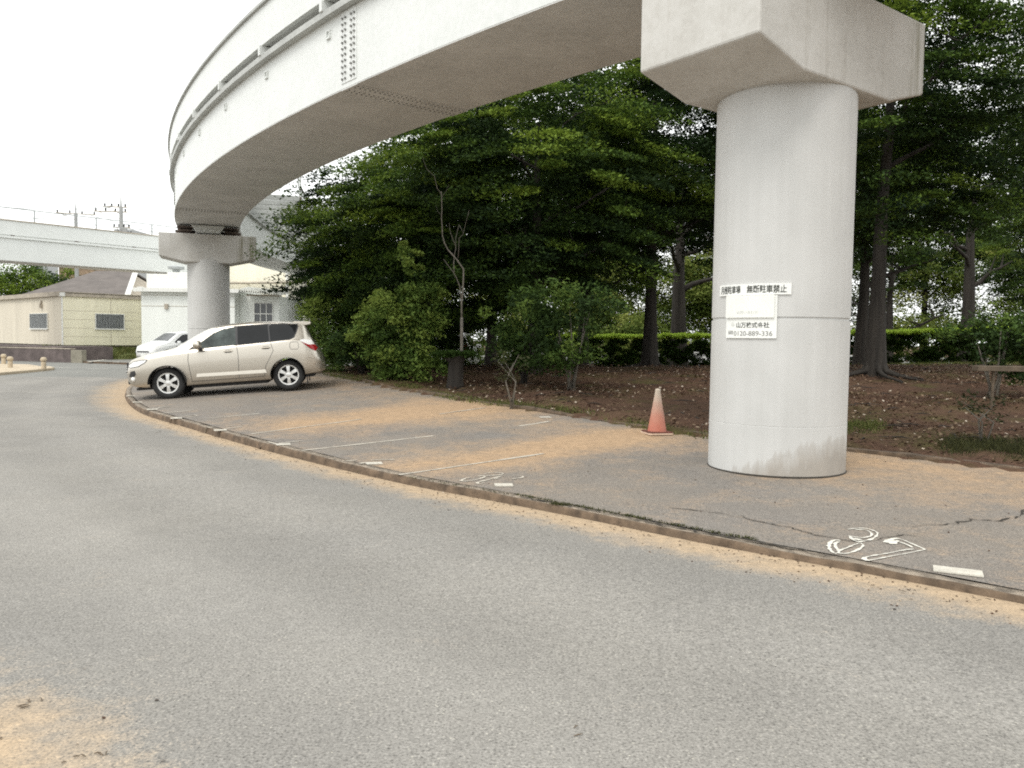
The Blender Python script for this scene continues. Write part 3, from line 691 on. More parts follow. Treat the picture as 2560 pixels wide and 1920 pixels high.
# ------------------------------------------------------------------ traffic cone
p = ground_at(1419, 937)
cn_ = thing('traffic_cone', 'sun bleached red traffic cone standing at the back of the car park', 'traffic cone', tuple(p), R(12))
m = MB(); m.lathe([(.145, .045), (.142, .06), (.04, .66), (.042, .675), (.036, .69), (.025, .70), (.018, .695)], 32); m.build('cone_body', M['cone'], cn_, smooth=R(40))
m = MB(); pl = []
for cx_, cy_, a0 in ((.155, .155, 0), (-.155, .155, 90), (-.155, -.155, 180), (.155, -.155, 270)):
    for k in range(6): a = R(a0+k*18); pl.append((cx_+.04*math.cos(a), cy_+.04*math.sin(a)))
m.prism(pl, .012, .044); m.build('cone_base', M['conebase'], cn_, bevel=.006)
m = MB(); m.prism([(x*1.03, y*1.03) for x, y in pl], .0, .026); m.build('cone_base_rim', M['conerim'], cn_, bevel=.004)

# ------------------------------------------------------------------ vehicles
class Car:
    """lofted body from profile lists; local x runs from the front axle to the rear, z up, near side at -y"""
    def __init__(s, P): 
        s.P = P; s.f = {k: np.array(P[k], float) for k in ('zr', 'zs', 'zb', 'wl')}
        s.x0, s.x1 = P['x0'], P['x1']
        xs = np.unique(np.concatenate([np.linspace(s.x0, s.x0+.35, 9), np.linspace(s.x0+.35, s.x1-.4, 64), np.linspace(s.x1-.4, s.x1, 10)]))
        s.xs = xs; s.sec = np.array([s.section(x) for x in xs])
    def g(s, k, x):
        a = s.f[k]; X, Y = a[:, 0], a[:, 1]
        # monotone-ish smoothing of the linear profile
        w = .035
        return float(np.mean([np.interp(x+d, X, Y) for d in (-w, -w/2, 0, w/2, w)]))
    def section(s, x):
        zr, zs, zb, wl = s.g('zr', x), s.g('zs', x), s.g('zb', x), s.g('wl', x)
        zs = min(zs, zr-.02); g = zr-zs; tk = s.P.get('tumble', .34)
        e = min(.10, .45*g)
        wt = wl-.045-tk*g*(1 if g > .25 else .6)-.03
        c = [(0, zb), (wl*.55, zb), (wl*.9, zb+.01), (wl-.025, zb+.07), (wl, zb+.22), (wl+.012, zb+(zs-zb)*.62), (wl-.004, zs-.07), (wl-.03, zs-.012),
             (wl-.05, zs+.03*min(1, g/.2)), (wt+.03, zr-e*1.1), (wt-.03, zr-e*.55), (wt*.72, zr-e*.2), (wt*.36, zr-e*.05), (0, zr)]
        return catmull_n(c, 4)
    def body(s, name, mat, parent, wheels, rw=.40):
        n, k = s.sec.shape[:2]; V = []; 
        for i, x in enumerate(s.xs):
            for y, z in s.sec[i]: V.append((x, -y, z))
            for y, z in s.sec[i][-2:0:-1]: V.append((x, y, z))
        L = 2*k-2; Fs = []
        for i in range(n-1):
            for j in range(L): Fs.append((i*L+j, i*L+(j+1) % L, (i+1)*L+(j+1) % L, (i+1)*L+j))
        Fs.append(tuple(range(L))[::-1]); Fs.append(tuple((n-1)*L+j for j in range(L)))
        m = MB(); m.add(V, Fs); o = m.build(name, mat, parent)
        for x in wheels:
            c_ = MB(); c_.lathe([(rw, -1.2), (rw, 1.2)], 40, (x, 0, .36), 'y'); co = c_.build('cutter', None)
            md = o.modifiers.new('b', 'BOOLEAN'); md.operation = 'DIFFERENCE'; md.solver = 'EXACT'; md.object = co
            pm = o.parent; o.parent = None
            dg = bpy.context.evaluated_depsgraph_get(); me = bpy.data.meshes.new_from_object(o.evaluated_get(dg))
            o.modifiers.clear(); o.data = me; o.parent = pm; bpy.data.objects.remove(co)
        shade_angle(o.data, R(32)); return o
    def y(s, x, z):
        i = int(np.clip(np.searchsorted(s.xs, x)-1, 0, len(s.xs)-2)); t = (x-s.xs[i])/(s.xs[i+1]-s.xs[i]); t = min(1, max(0, t))
        q = s.sec[i]*(1-t)+s.sec[i+1]*t; h = len(q)
        q = q[8:]                                   # from the sill upwards
        return float(np.interp(z, q[:, 1], q[:, 0])) if z < q[-1, 1] else 0.
    def patch(s, poly, off, step=.06, side=-1):
        """side-view polygon laid on the body side"""
        P = []
        for a, b_ in zip(poly, poly[1:]+poly[:1]):
            n = max(1, int(math.hypot(b_[0]-a[0], b_[1]-a[1])/step))
            P += [(a[0]+(b_[0]-a[0])*k/n, a[1]+(b_[1]-a[1])*k/n) for k in range(n)]
        nb = len(P); xs = [p[0] for p in P]; zs = [p[1] for p in P]; pts = [Vector(p) for p in P]
        for x in np.arange(min(xs)+step/2, max(xs), step):
            for z in np.arange(min(zs)+step/2, max(zs), step): pts.append(Vector((x, z)))
        v, e, f, *_ = delaunay_2d_cdt(pts, [], [list(range(nb))], 1, 1e-5)
        use = sorted({i for q in f for i in q}); mp_ = {i: k for k, i in enumerate(use)}; v = [v[i] for i in use]; f = [[mp_[i] for i in q] for q in f]
        m = MB(); m.add([(p.x, side*(s.y(p.x, p.y)+(off(p.x, p.y) if callable(off) else off)), p.y) for p in v], [tuple(q) if side < 0 else tuple(q)[::-1] for q in f])
        return m
    def line(s, pts, wd, off, side=-1, step=.04):
        m = MB(); vs = []; Q = []
        for a, b_ in zip(pts, pts[1:]):
            n = max(1, int(math.hypot(b_[0]-a[0], b_[1]-a[1])/step)); Q += [(a[0]+(b_[0]-a[0])*k/n, a[1]+(b_[1]-a[1])*k/n) for k in range(n)]
        Q.append(pts[-1])
        for i, p in enumerate(Q):
            a, b_ = Q[max(0, i-1)], Q[min(len(Q)-1, i+1)]; d = Vector((b_[0]-a[0], b_[1]-a[1])).normalized(); nn = (-d.y, d.x)
            for sg in (-1, 1):
                x, z = p[0]+nn[0]*sg*wd/2, p[1]+nn[1]*sg*wd/2; vs.append((x, side*(s.y(x, z)+off), z))
        return m.add(vs, [(2*i, 2*i+1, 2*i+3, 2*i+2) for i in range(len(Q)-1)])
    def top(s, xa, xb, off, j0=-22, wmax=9, inset=0):
        """copy of the upper loft between two stations (windscreen, rear glass)"""
        m = MB(); vs = []; st_ = [x for x in np.linspace(xa, xb, 12)]; k = 12
        for x in st_:
            i = int(np.clip(np.searchsorted(s.xs, x)-1, 0, len(s.xs)-2)); t = (x-s.xs[i])/(s.xs[i+1]-s.xs[i]); q = s.sec[i]*(1-t)+s.sec[i+1]*t
            q = q[j0:]; w0 = q[0][0]-inset
            for sg, arr in ((-1, q), (1, q[-2::-1])):
                for y, z in arr: vs.append((x, sg*max(0, y*(w0/max(q[0][0], 1e-6))), z+off))
        L = len(vs)//len(st_)
        return m.add(vs, [(i*L+j, i*L+j+1, (i+1)*L+j+1, (i+1)*L+j) for i in range(len(st_)-1) for j in range(L-1)])
def catmull_n(c, n):
    P = [np.array(p, float) for p in c]; out = []
    for i in range(len(P)-1):
        p0, p1, p2, p3 = P[max(i-1, 0)], P[i], P[i+1], P[min(i+2, len(P)-1)]
        for k in range(n):
            t = k/n; out.append(.5*((2*p1)+(-p0+p2)*t+(2*p0-5*p1+4*p2-p3)*t*t+(-p0+3*p1-3*p2+p3)*t**3))
    out.append(P[-1]); return np.array(out)
def wheel(parent, x, y, r=.36, rim=.232, side=-1, wdt=.22):
    """tyre in the wheel's own mesh, alloy rim with six spokes as its sub-part"""
    m = MB(); h = wdt/2
    prof = [(rim-.02, -h*.6), (rim+.01, -h*.95), (rim+.05, -h), (r-.045, -h*.96), (r-.012, -h*.75), (r, -h*.4), (r, h*.4), (r-.012, h*.75), (r-.045, h*.96), (rim+.05, h), (rim+.01, h*.95), (rim-.02, h*.6)]
    m.lathe(prof, 48, (0, 0, 0), 'y', cap=False); m.lathe([(.001, 0), (rim, 0)], 32, (0, 0, 0), 'y', cap=False)
    wh = m.build('wheel', M['black'], parent, smooth=R(50)); wh.location = (x, y, r)
    m = MB(); fy = side*h*.80
    m.lathe([(rim+.012, fy), (rim+.004, fy+side*.02), (rim-.022, fy+side*.018), (rim-.03, fy-side*.05)], 48, (0, 0, 0), 'y', cap=False)
    for k in range(6):
        a = R(90+60*k); Mz = Matrix.Rotation(-a, 3, 'Y')
        vs = []
        for rr, w_, yy in ((.03, .036, .014), (.11, .030, .02), (rim-.02, .043, .008)):
            vs += [Mz @ Vector((rr, fy+side*yy, -w_)), Mz @ Vector((rr, fy+side*yy, w_)), Mz @ Vector((rr, fy-side*.03, w_*1.15)), Mz @ Vector((rr, fy-side*.03, -w_*1.15))]
        m.add(vs, [(i*4+j, i*4+(j+1) % 4, i*4+4+(j+1) % 4, i*4+4+j) for i in range(2) for j in range(4)])
    m.lathe([(.062, fy-side*.02), (.060, fy+side*.016), (.045, fy+side*.022), (.001, fy+side*.022)], 20, (0, 0, 0), 'y', cap=False)
    m.build('rim', M['chrome'], wh, smooth=R(35))
    return wh
def put_car(root, A, B, rel=1):
    """front near contact A, direction towards rear contact B"""
    x = (B-A).normalized(); zup = Vector((0, 0, 1)); y = zup.cross(x).normalized(); z = x.cross(y)
    root.matrix_world = Matrix(((x.x, y.x, z.x, 0), (x.y, y.y, z.y, 0), (x.z, y.z, z.z, 0), (0, 0, 0, 1)))
    root.location = A-y*(-.78)-x*0 if False else A+y*.79

# --- champagne silver SUV
suv = Car(dict(x0=-.93, x1=3.55, tumble=.33,
  zr=[(-.93, .82), (-.90, .885), (-.84, .93), (-.70, .985), (-.40, 1.06), (0, 1.125), (.16, 1.16), (.30, 1.245), (.60, 1.42), (.88, 1.555), (1.05, 1.60), (1.4, 1.645), (1.9, 1.665), (2.5, 1.65), (2.95, 1.605), (3.12, 1.575), (3.17, 1.50), (3.26, 1.30), (3.35, 1.10), (3.42, 1.0), (3.47, .86), (3.53, .76), (3.56, .60)],
  zs=[(-.93, .70), (-.8, .84), (-.4, .975), (0, 1.03), (.5, 1.06), (1.0, 1.095), (2.0, 1.15), (2.85, 1.20), (3.1, 1.17), (3.3, 1.06), (3.45, .84), (3.56, .52)],
  zb=[(-.93, .46), (-.85, .36), (-.70, .30), (-.5, .27), (.45, .25), (2.2, .26), (3.0, .32), (3.4, .36), (3.56, .42)],
  wl=[(-.93, .50), (-.90, .61), (-.84, .71), (-.72, .80), (-.5, .87), (-.1, .905), (.6, .895), (2.0, .90), (2.7, .915), (3.1, .89), (3.35, .83), (3.48, .76), (3.56, .64)]))
sv = thing('parked_suv', 'champagne silver SUV parked nose to the kerb in front of the bushes', 'car')
A = ground_at(368, 861); A2 = ground_at(617, 842)
dirv = Vector((2.46, .52, 0)).normalized()
B = A+dirv*2.66; B.z = A.z+.20
put_car(sv, A, B)
suv.body('body', M['carsilver'], sv, (0, 2.66), .405)
GL = M['carglass']
for sd in (-1, 1):
    suv.patch([(.80, 1.10), (1.53, 1.135), (1.53, 1.555), (1.28, 1.525), (1.05, 1.44), (.86, 1.31), (.66, 1.17), (.60, 1.10)], .004, .05, sd).build('window', M['carglasslight'], sv, smooth=True, fix=False)
    suv.patch([(1.58, 1.138), (2.28, 1.17), (2.26, 1.57), (1.58, 1.56)], .004, .05, sd).build('window', GL, sv, smooth=True, fix=False)
    suv.patch([(2.31, 1.172), (2.72, 1.195), (2.82, 1.23), (2.90, 1.36), (2.965, 1.535), (2.29, 1.57)], .004, .05, sd).build('window', GL, sv, smooth=True, fix=False)
    suv.patch([(.46, 1.085), (.80, 1.10), (.60, 1.17)], .005, .05, sd).build('quarter_trim', M['darkplastic'], sv, fix=False)
    for pts in ([(1.55, 1.13), (1.57, .9), (1.555, .36)], [(.50, 1.08), (.47, .85), (.52, .36)], [(.52, .36), (1.55, .36), (2.12, .37)], [(2.30, 1.17), (2.36, .95), (2.28, .80), (2.17, .62), (2.12, .37)]):
        suv.line(pts, .010, .003, sd).build('door_seam', M['darkplastic'], sv, fix=False)
    suv.patch([(.62, .455), (2.18, .445), (2.15, .525), (.64, .53)], lambda x, z:   .004+.020*min(1, max(0, (.53-z)/.085)), .04, sd).build('side_moulding', M['carsilver'], sv, fix=False)
    suv.patch([(.46, .275), (2.20, .275), (2.20, .262), (.46, .255)], .012, .08, sd).build('sill_cladding', M['darkplastic'], sv, fix=False)
    suv.patch([(1.50, 1.115), (2.74, 1.175), (2.86, 1.22), (2.935, 1.36), (3.0, 1.548), (2.27, 1.585), (1.50, 1.572)], .0015, .05, sd).build('pillar_trim', M['darkplastic'], sv, smooth=True, fix=False)
    suv.line([(-.40, .925), (-.55, .915), (-.74, .885), (-.875, .80), (-.80, .755), (-.62, .775), (-.45, .86), (-.40, .925)], .014, .007, sd).build('headlamp_seal', M['darkplastic'], sv, fix=False)
    for hx, hz in ((1.36, 1.0), (2.20, 1.03)):
        m = MB(); yy = sd*(suv.y(hx, hz)+.022); m.box((hx, yy, hz), (.20, .028, .035)); m.build('door_handle', M['carsilver'], sv, bevel=.01)
        suv.patch([(hx-.07, hz-.035), (hx+.07, hz-.035), (hx+.07, hz+.03), (hx-.07, hz+.03)], .004, .05, sd).build('handle_recess', M['darkplastic'], sv, fix=False)
    # mirror
    m = MB(); n = 16
    vs = []
    for i in range(9):
        t = i/8; sx = math.sin(math.pi*(.06+.88*t))**.5
        for k in range(n): a = 2*math.pi*k/n; vs.append((.74+.13*math.cos(a)*sx*(1.0 if math.cos(a) < 0 else .6), sd*(.92+.24*t), 1.18+.11*math.sin(a)*sx+.012*t))
    m.add(vs, [(i*n+k, i*n+(k+1) % n, (i+1)*n+(k+1) % n, (i+1)*n+k) for i in range(8) for k in range(n)]+[tuple(range(n))[::-1], tuple(8*n+k for k in range(n))])
    mi = m.build('wing_mirror', M['carsilver'], sv, smooth=R(50))
    m = MB(); m.box((.76, sd*.93, 1.075), (.09, .10, .05)); m.box((.785, sd*1.02, 1.105), (.085, .2, .03)); m.build('mirror_base', M['darkplastic'], mi, bevel=.01)
    # lamps
    suv.patch([(-.875, .80), (-.80, .755), (-.62, .775), (-.45, .86), (-.40, .925), (-.55, .915), (-.74, .885)], .006, .04, sd).build('headlamp', M['clearlamp'], sv, smooth=True, fix=False)
    tl = suv.patch([(2.98, 1.15), (3.06, 1.175), (3.27, 1.15), (3.36, 1.03), (3.18, 1.04)], .012, .03, sd).build('tail_lamp', M['clearlamp'], sv, smooth=True, fix=False)
    suv.patch([(3.02, 1.12), (3.20, 1.04), (3.35, 1.04), (3.42, .95), (3.36, .88), (3.22, .96)], .013, .03, sd).build('red_lens', M['redlamp'], tl, smooth=True, fix=False)
    suv.patch([(-.86, .55), (-.80, .67), (-.70, .69), (-.68, .60), (-.74, .54)], .006, .03, sd).build('bumper_vent', M['darkplastic'], sv, fix=False)
    fl = MB(); fl.lathe([(.055, 0), (.05, .02), (.03, .035), (.001, .04)], 20, (0, 0, 0), 'y', cap=False)
    f_ = fl.build('fog_lamp', M['clearlamp'], sv, smooth=True); f_.location = (-.755, sd*(suv.y(-.755, .50)+.0), .495); f_.rotation_euler = (0 if sd > 0 else math.pi, 0, R(35)*sd)
    suv.patch([(3.10, .74), (3.30, .80), (3.54, .70), (3.50, .66), (3.3, .72)], .01, .05, sd).build('bumper_corner', M['carsilver'], sv, fix=False)
    for x in (0, 2.66): wheel(sv, x, sd*.79, side=sd)
    # wheel-well liners
    for x in (0, 2.66):
        m = MB(); m.lathe([(.403, -.33), (.403, .0)], 28, (x, sd*.74, .36), 'y', 0, math.pi, cap=False)
        m.v = [(vx, sd*abs(vy) if abs(vy) > .35 else vy, vz) for vx, vy, vz in m.v]; m.build('wheel_arch_liner', M['black'], sv, fix=False)
suv.line([(2.77, 1.12), (2.92, 1.12), (2.95, 1.08), (2.95, .99), (2.92, .95), (2.77, .95), (2.74, .99), (2.74, 1.08), (2.77, 1.12)], .009, .003).build('fuel_flap_seam', M['darkplastic'], sv, fix=False)
suv.top(.20, .86, .006, -21, inset=.03).build('windscreen', M['carglasslight'], sv, smooth=True, fix=False)
suv.top(3.175, 3.33, .006, -21, inset=.05).build('rear_window', GL, sv, smooth=True, fix=False)
m = MB(); m.box((.17, -.28, 1.185), (.05, .60, .018), Matrix.Rotation(R(6), 3, 'Z')); m.box((.19, .25, 1.19), (.05, .55, .018)); m.build('wiper', M['darkplastic'], sv)
m = MB(); m.prism([(2.85, 1.607), (3.20, 1.588), (3.30, 1.565), (3.27, 1.515), (3.14, 1.50), (2.85, 1.56)], -.60, .60, Matrix(((1, 0, 0, 0), (0, 0, 1, 0), (0, 1, 0, 0), (0, 0, 0, 1)))); m.build('roof_spoiler', M['carsilver'], sv, bevel=.01)
gr_ = MB()
for k in range(4): gr_.box((-.925+.004*k, 0, .66+.055*k), (.05, 1.06-.05*k, .022))
gr_.box((-.90, 0, .75), (.03, 1.1, .24)); gr_.build('grille', M['darkplastic'], sv)
m = MB()
for k in range(3): m.box((-.945+.006*k, 0, .688+.055*k), (.03, 1.0-.05*k, .016))
m.build('grille_bar', M['chrome'], sv)
m = MB(); m.box((-.945, 0, .50), (.02, .33, .165)); m.build('number_plate', M['platepaint'], sv, bevel=.004)
m = MB(); m.box((-.915, 0, .42), (.04, .95, .09)); m.build('lower_intake', M['darkplastic'], sv)
m = MB(); m.box((-.45, 0, .26), (.55, 1.4, .06)); m.box((1.33, 0, .25), (1.7, 1.5, .10)); m.box((3.0, 0, .34), (.6, 1.3, .12)); m.build('underbody', M['black'], sv, bevel=.02)
m = MB(); m.box((3.10, -.70, .22), (.02, .24, .22)); m.box((3.10, .70, .22), (.02, .24, .22)); m.build('mud_flap', M['black'], sv)

for ch in sv.children_recursive:
    if ch.location.length < 1e-6:
        for v in ch.data.vertices: v.co.x -= .05*min(1, max(0, (v.co.x-2.78)/.6))
# --- white one-box car across the road
mv = Car(dict(x0=-.90, x1=3.75, tumble=.30,
  zr=[(-.90, .70), (-.86, .82), (-.7, .92), (-.3, 1.04), (0, 1.12), (.12, 1.17), (.5, 1.40), (.95, 1.66), (1.15, 1.70), (1.8, 1.74), (2.6, 1.74), (3.3, 1.70), (3.5, 1.64), (3.62, 1.2), (3.70, .95), (3.75, .7)],
  zs=[(-.90, .62), (-.7, .82), (0, .98), (.5, 1.02), (2.8, 1.12), (3.5, 1.08), (3.75, .6)],
  zb=[(-.90, .36), (-.7, .24), (.5, .22), (3, .24), (3.75, .36)],
  wl=[(-.90, .48), (-.84, .66), (-.7, .78), (-.4, .87), (0, .90), (3, .90), (3.5, .86), (3.75, .74)]))
def white_car(name, label):
    c = thing(name, label, 'car'); mv.body('body', M['carwhite'], c, (0, 2.78), .38)
    mv.top(.17, .90, .006, -21, inset=.04).build('windscreen', M['winglass'], c, smooth=True, fix=False)
    for sd in (-1, 1):
        mv.patch([(.62, 1.08), (1.50, 1.10), (1.50, 1.58), (1.15, 1.54), (.80, 1.34), (.5, 1.13)], .004, .06, sd).build('window', GL, c, fix=False)
        mv.patch([(1.56, 1.10), (2.5, 1.14), (2.5, 1.60), (1.56, 1.59)], .004, .06, sd).build('window', GL, c, fix=False)
        mv.patch([(2.56, 1.14), (3.3, 1.18), (3.36, 1.52), (2.56, 1.60)], .004, .06, sd).build('window', GL, c, fix=False)
        mv.patch([(-.80, .70), (-.62, .68), (-.36, .86), (-.30, .94), (-.5, .90), (-.72, .82)], .006, .04, sd).build('headlamp', M['clearlamp'], c, fix=False)
        mv.patch([(3.52, 1.30), (3.62, 1.14), (3.68, .85), (3.56, .84), (3.50, 1.05)], .008, .04, sd).build('tail_lamp', M['redlamp'], c, fix=False)
        m = MB(); m.box((.66, sd*1.0, 1.12), (.10, .22, .14)); m.build('wing_mirror', M['carwhite'], c, bevel=.03)
        for x in (0, 2.78): wheel(c, x, sd*.78, r=.33, rim=.20, side=sd)
    mv.top(3.52, 3.61, .008, -21, inset=.06).build('rear_window', GL, c, smooth=True, fix=False)
    m = MB(); m.box((-.885, 0, .60), (.06, .95, .05)); m.build('grille', M['darkplastic'], c)
    m = MB(); m.box((-.895, 0, .42), (.04, .33, .165)); m.build('number_plate', M['platepaint'], c)
    return c
wc = white_car('white_car', 'white car facing out of the driveway across the road behind the silver SUV')
p = at_y(350, 775, 44.5)
wc.location = (p.x-.75, 45.6, .12); wc.rotation_euler = (0, 0, R(62))
wv = white_car('white_car', 'white car with red tail lamp glimpsed through the shrubs behind the car park')
wv.location = (-2.45, 36.6, H(-2.45, 35)); wv.rotation_euler = (0, 0, R(-92))

# ------------------------------------------------------------------ far side of the cross road
def px(u, Y, v=730): return at_y(u, v, Y)
# far kerb, driveway, grass bank, markings on the cross road
def on_cross(u, v, z=-.012): q = at_z(u, v, z); return q
i0, i1 = 10, len(CROSS)-10
m = MB(); vs = []
for i in range(i0, i1):
    for w_, z in ((-5.2, -.05), (-5.2, .09), (-5.38, .09), (-5.38, -.05)): q = CROSS[i]+CN[i]*w_; vs.append((q[0], q[1], z))
n = i1-i0; m.add(vs, [(k*4+j, k*4+j+1, k*4+5+j, k*4+4+j) for k in range(n-1) for j in range(3)])
tag(m.build('far_kerb', M['kerb'], None), kind='structure')
strip('driveway', CROSS[i0:i1], CN[i0:i1], [-5.35, -7, -10, -16, -26, -60], lambda i, w_: .07+.0*w_, M['cross'], lambda i, w_, q: .1)
def dash(a, b_, wd, z=-.008):
    a, b_ = on_cross(*a, z), on_cross(*b_, z); d = (b_-a).normalized(); nn = Vector((-d.y, d.x, 0))*wd/2
    m = MB(); m.add([a-nn, b_-nn, b_+nn, a+nn], [(0, 1, 2, 3)]); o = upmesh(m).build('road_line', M['paint'], cross, fix=False)
zz3 = lambda x, y: (x/5.53/S_, (720+y/5.53)/S_)
dash(zz3(700, 1097), zz3(975, 1104), .16); dash(zz3(1215, 1115), zz3(1500, 1122), .16)
dash(zz3(150, 1072), zz3(410, 1078), .14); dash(zz3(410, 1078), zz3(580, 1112), .14)
dash(zz3(1225, 1022), zz3(1830, 938), .22, .085); dash(zz3(1480, 1024), zz3(1650, 1024), .35, .085)
# yellow building
c0 = px(135, 52.); d1 = Vector((.66, .75, 0)).normalized(); d2 = Vector((-d1.y, d1.x, 0))
ZW0, ZW1 = .92, 4.02; LW = 5.75; LL = 14.
yb = thing('site_building', 'cream sided single storey building with barred windows on a grass bank', 'building', (c0.x, c0.y, 0), math.atan2(d1.y, d1.x))
# local x along the right wall, local y along the left wall (away to the left)
m = MB(); m.box((LW/2, LL/2, (ZW0+ZW1)/2), (LW, LL, ZW1-ZW0)); wall = m.build('wall', M['cream'], yb)
m = MB()
for z in np.linspace(ZW0+.55, ZW1-.9, 4): m.box((LW/2, -.002, z), (LW, .006, .018))
m.box((3.0, -.002, (ZW0+ZW1)/2), (.02, .007, ZW1-ZW0)); m.build('siding_joint', M['fascia'], wall)
m = MB(); m.box((-.003, LL/2+.05, (ZW0+ZW1)/2), (.012, LL, ZW1-ZW0-.02)); m.build('side_cladding', M['creamdark'], wall)
m = MB(); m.box((0, 0, (ZW0+ZW1)/2), (.07, .07, ZW1-ZW0)); m.build('corner_post', M['trim'], yb)
m = MB(); m.box((LW/2, -.06, ZW1+.10), (LW+.1, .16, .20)); m.box((-.10, LL/2-.1, ZW1+.13), (.22, LL, .26)); m.build('fascia', M['fascia'], yb)
m = MB(); m.box((LW/2, LL/2-.1, ZW1+.255), (LW+.34, LL+.2, .05)); m.build('roof', M['fascia'], yb)
m = MB(); m.box((-.03, -.05, ZW1+.10), (.3, .3, .24)); m.build('downpipe_head', M['trim'], yb)
m = MB(); m.box((LW/2, LL/2, ZW0-.25), (LW-.1, LL-.1, .5)); m.build('foundation', M['wallstone'], yb)
def win(parent, cx, cy, cz, wd, ht, along, bars=0, mull=1, name='window'):
    """window standing in a wall: frame, pane, sill, bars; along = 'x' or 'y'"""
    D = (lambda a, b_, c: (a, b_, c)) if along == 'x' else (lambda a, b_, c: (b_, a, c))
    m = MB(); m.box((cx, cy, cz), D(wd, .03, ht)); f = m.build(name, M['winglass'], parent)
    sg = -1; off = .03
    P = (lambda da, z, o=off: (cx+da, cy-o, cz+z)) if along == 'x' else (lambda da, z, o=off: (cx-o, cy+da, cz+z))
    m = MB(); m.box(P(0, ht/2), D(wd+.08, .06, .05)); m.box(P(0, -ht/2-.01), D(wd+.12, .12, .07))
    for e in (-1, 1): m.box(P(e*(wd/2+.015), 0), D(.045, .058, ht-.05))
    for k in range(mull): m.box(P(-wd/2+wd*(k+1)/(mull+1), 0), D(.045, .05, ht-.05))
    m.build('window_frame', M['trim'], f)
    if bars:
        m = MB()
        for k in range(bars): m.box(P(-wd/2+wd*(k+.5)/bars, 0, .07), D(.022, .022, ht))
        m.build('window_bars', M['rail'], f)
    return f
win(yb, 2.92, -.012, 2.48, 1.80, .98, 'x', 18, 0)
win(yb, -.02, 3.9, 2.45, 3.1, 1.0, 'y', 26, 1)
m = MB(); m.box((-.09, 3.35, 3.45), (.16, .25, .30)); m.tube([(-.09, 3.35, 3.6), (-.05, 3.35, 3.8)], .06); m.build('vent_hood', M['fascia'], yb)
# grass bank in front of it and the low block wall
def loc(P, x, y, z): return P.matrix_world @ Vector((x, y, z)) if False else Vector((c0.x, c0.y, 0))+d1*x+d2*y+Vector((0, 0, z))
V = []; N1, N2 = 40, 10
for i in range(N1):
    for j in range(N2):
        x = -1.5+9*i/(N1-1); t = j/(N2-1); y = .25-3.6*t; z = .86-.78*t**.8+rng.normal(0, .02)
        q = loc(yb, x, y, z); V.append(tuple(q))
ii = np.arange(N1*N2).reshape(N1, N2)
F = np.stack([ii[:-1, :-1].ravel(), ii[:-1, 1:].ravel(), ii[1:, 1:].ravel(), ii[1:, :-1].ravel()], 1)
me = np_mesh('grass_bank', np.array(V), F); me.materials.append(M['grassground']); o = bpy.data.objects.new('grass_bank', me); COL.objects.link(o); tag(o, kind='structure')
bl = []
for k in range(900):
    x = rnd.uniform(-1.4, 7.2); t = rnd.random(); q = loc(yb, x, .2-3.5*t, .84-.78*t**.8); bl.append(tuple(q))
blades('bank_grass', bl, 6000, .22, .05, M['grass'], 11, .12, .5)
a_ = px(157, 47.2); b2 = px(-60, 50.5); dw = (b2-a_).normalized(); rzw = math.atan2(dw.y, dw.x); Lw = (Vector((b2.x, b2.y))-Vector((a_.x, a_.y))).length
rw_ = thing('block_wall', 'dark weathered block retaining wall below the cream building', 'wall', (a_.x, a_.y, 0), rzw)
m = MB(); m.box((Lw/2, 0, .34), (Lw, .3, .82)); m.build('wall_face', M['wallstone'], rw_, bevel=.02)
m = MB(); m.box((Lw/2, 0, .775), (Lw, .34, .05)); m.build('coping', M['fascia'], rw_, bevel=.01)
m = MB(); m.box((-.45, .0, .32), (.88, .32, .78)); m.build('end_block', simple('pale_block', (.26, .24, .19), .9, .2, 3), rw_, bevel=.02)
m = MB(); 
sl_ = thing('soil_bed', 'dark planted soil strip behind the block wall', 'planting bed', (a_.x, a_.y, 0), rzw)
m.box((Lw/2+.7, -1.9, .45), (Lw-.6, 3.5, .86)); m.build('bed', M['wallstone'], sl_)
# brown-roofed building behind
rb = thing('roofed_building', 'low building with a broad brown roof and pale gable edge behind the cream building', 'building', (0, 0, 0))
q = [px(-30, 66, 640), px(270, 66, 645), px(291, 73, 588), px(232, 73, 588)]
zr0 = at_y(270, 648, 66).z; zr1 = at_y(290, 586, 73).z
e0, e1, r1, r0_ = px(20, 66), px(268, 66), px(291, 73), px(210, 73)
e0.z = e1.z = zr0; r0_.z = r1.z = zr1
m = MB()
def slab(m, pts, th):
    n = len(pts); m.add([p for p in pts]+[p-Vector((0, 0, th)) for p in pts], [tuple(range(n)), tuple(range(n, 2*n))[::-1]]+[(i, (i+1) % n, n+(i+1) % n, n+i) for i in range(n)])
slab(m, [e0, e1, r1, r0_], .12); back = Vector((0, 7, 0))
e0b, e1b = e0+back*2, e1+back*2
slab(m, [r0_, r1, e1b, e0b], .12); slab(m, [e0, r0_, e0b], .12); m.build('roof', M['brownroof'], rb)
m = MB(); dd = (r1-e1); m.tube([e1+Vector((.15, 0, -.05)), r1+Vector((.15, 0, -.02))], .22, 4); m.build('gable_board', M['trim'], rb)
m = MB(); m.box(((e0.x+e1.x)/2, 73, zr0/2), (e1.x-e0.x-1.0, 11, zr0-.2)); m.build('wall', M['creamdark'], rb)
m = MB(); m.add([e1+Vector((0, .3, -.2)), e1b+Vector((0, -.3, -.2)), r1+Vector((0, 0, -.3))], [(0, 1, 2)]); m.build('gable_wall', M['fascia'], rb, fix=False)
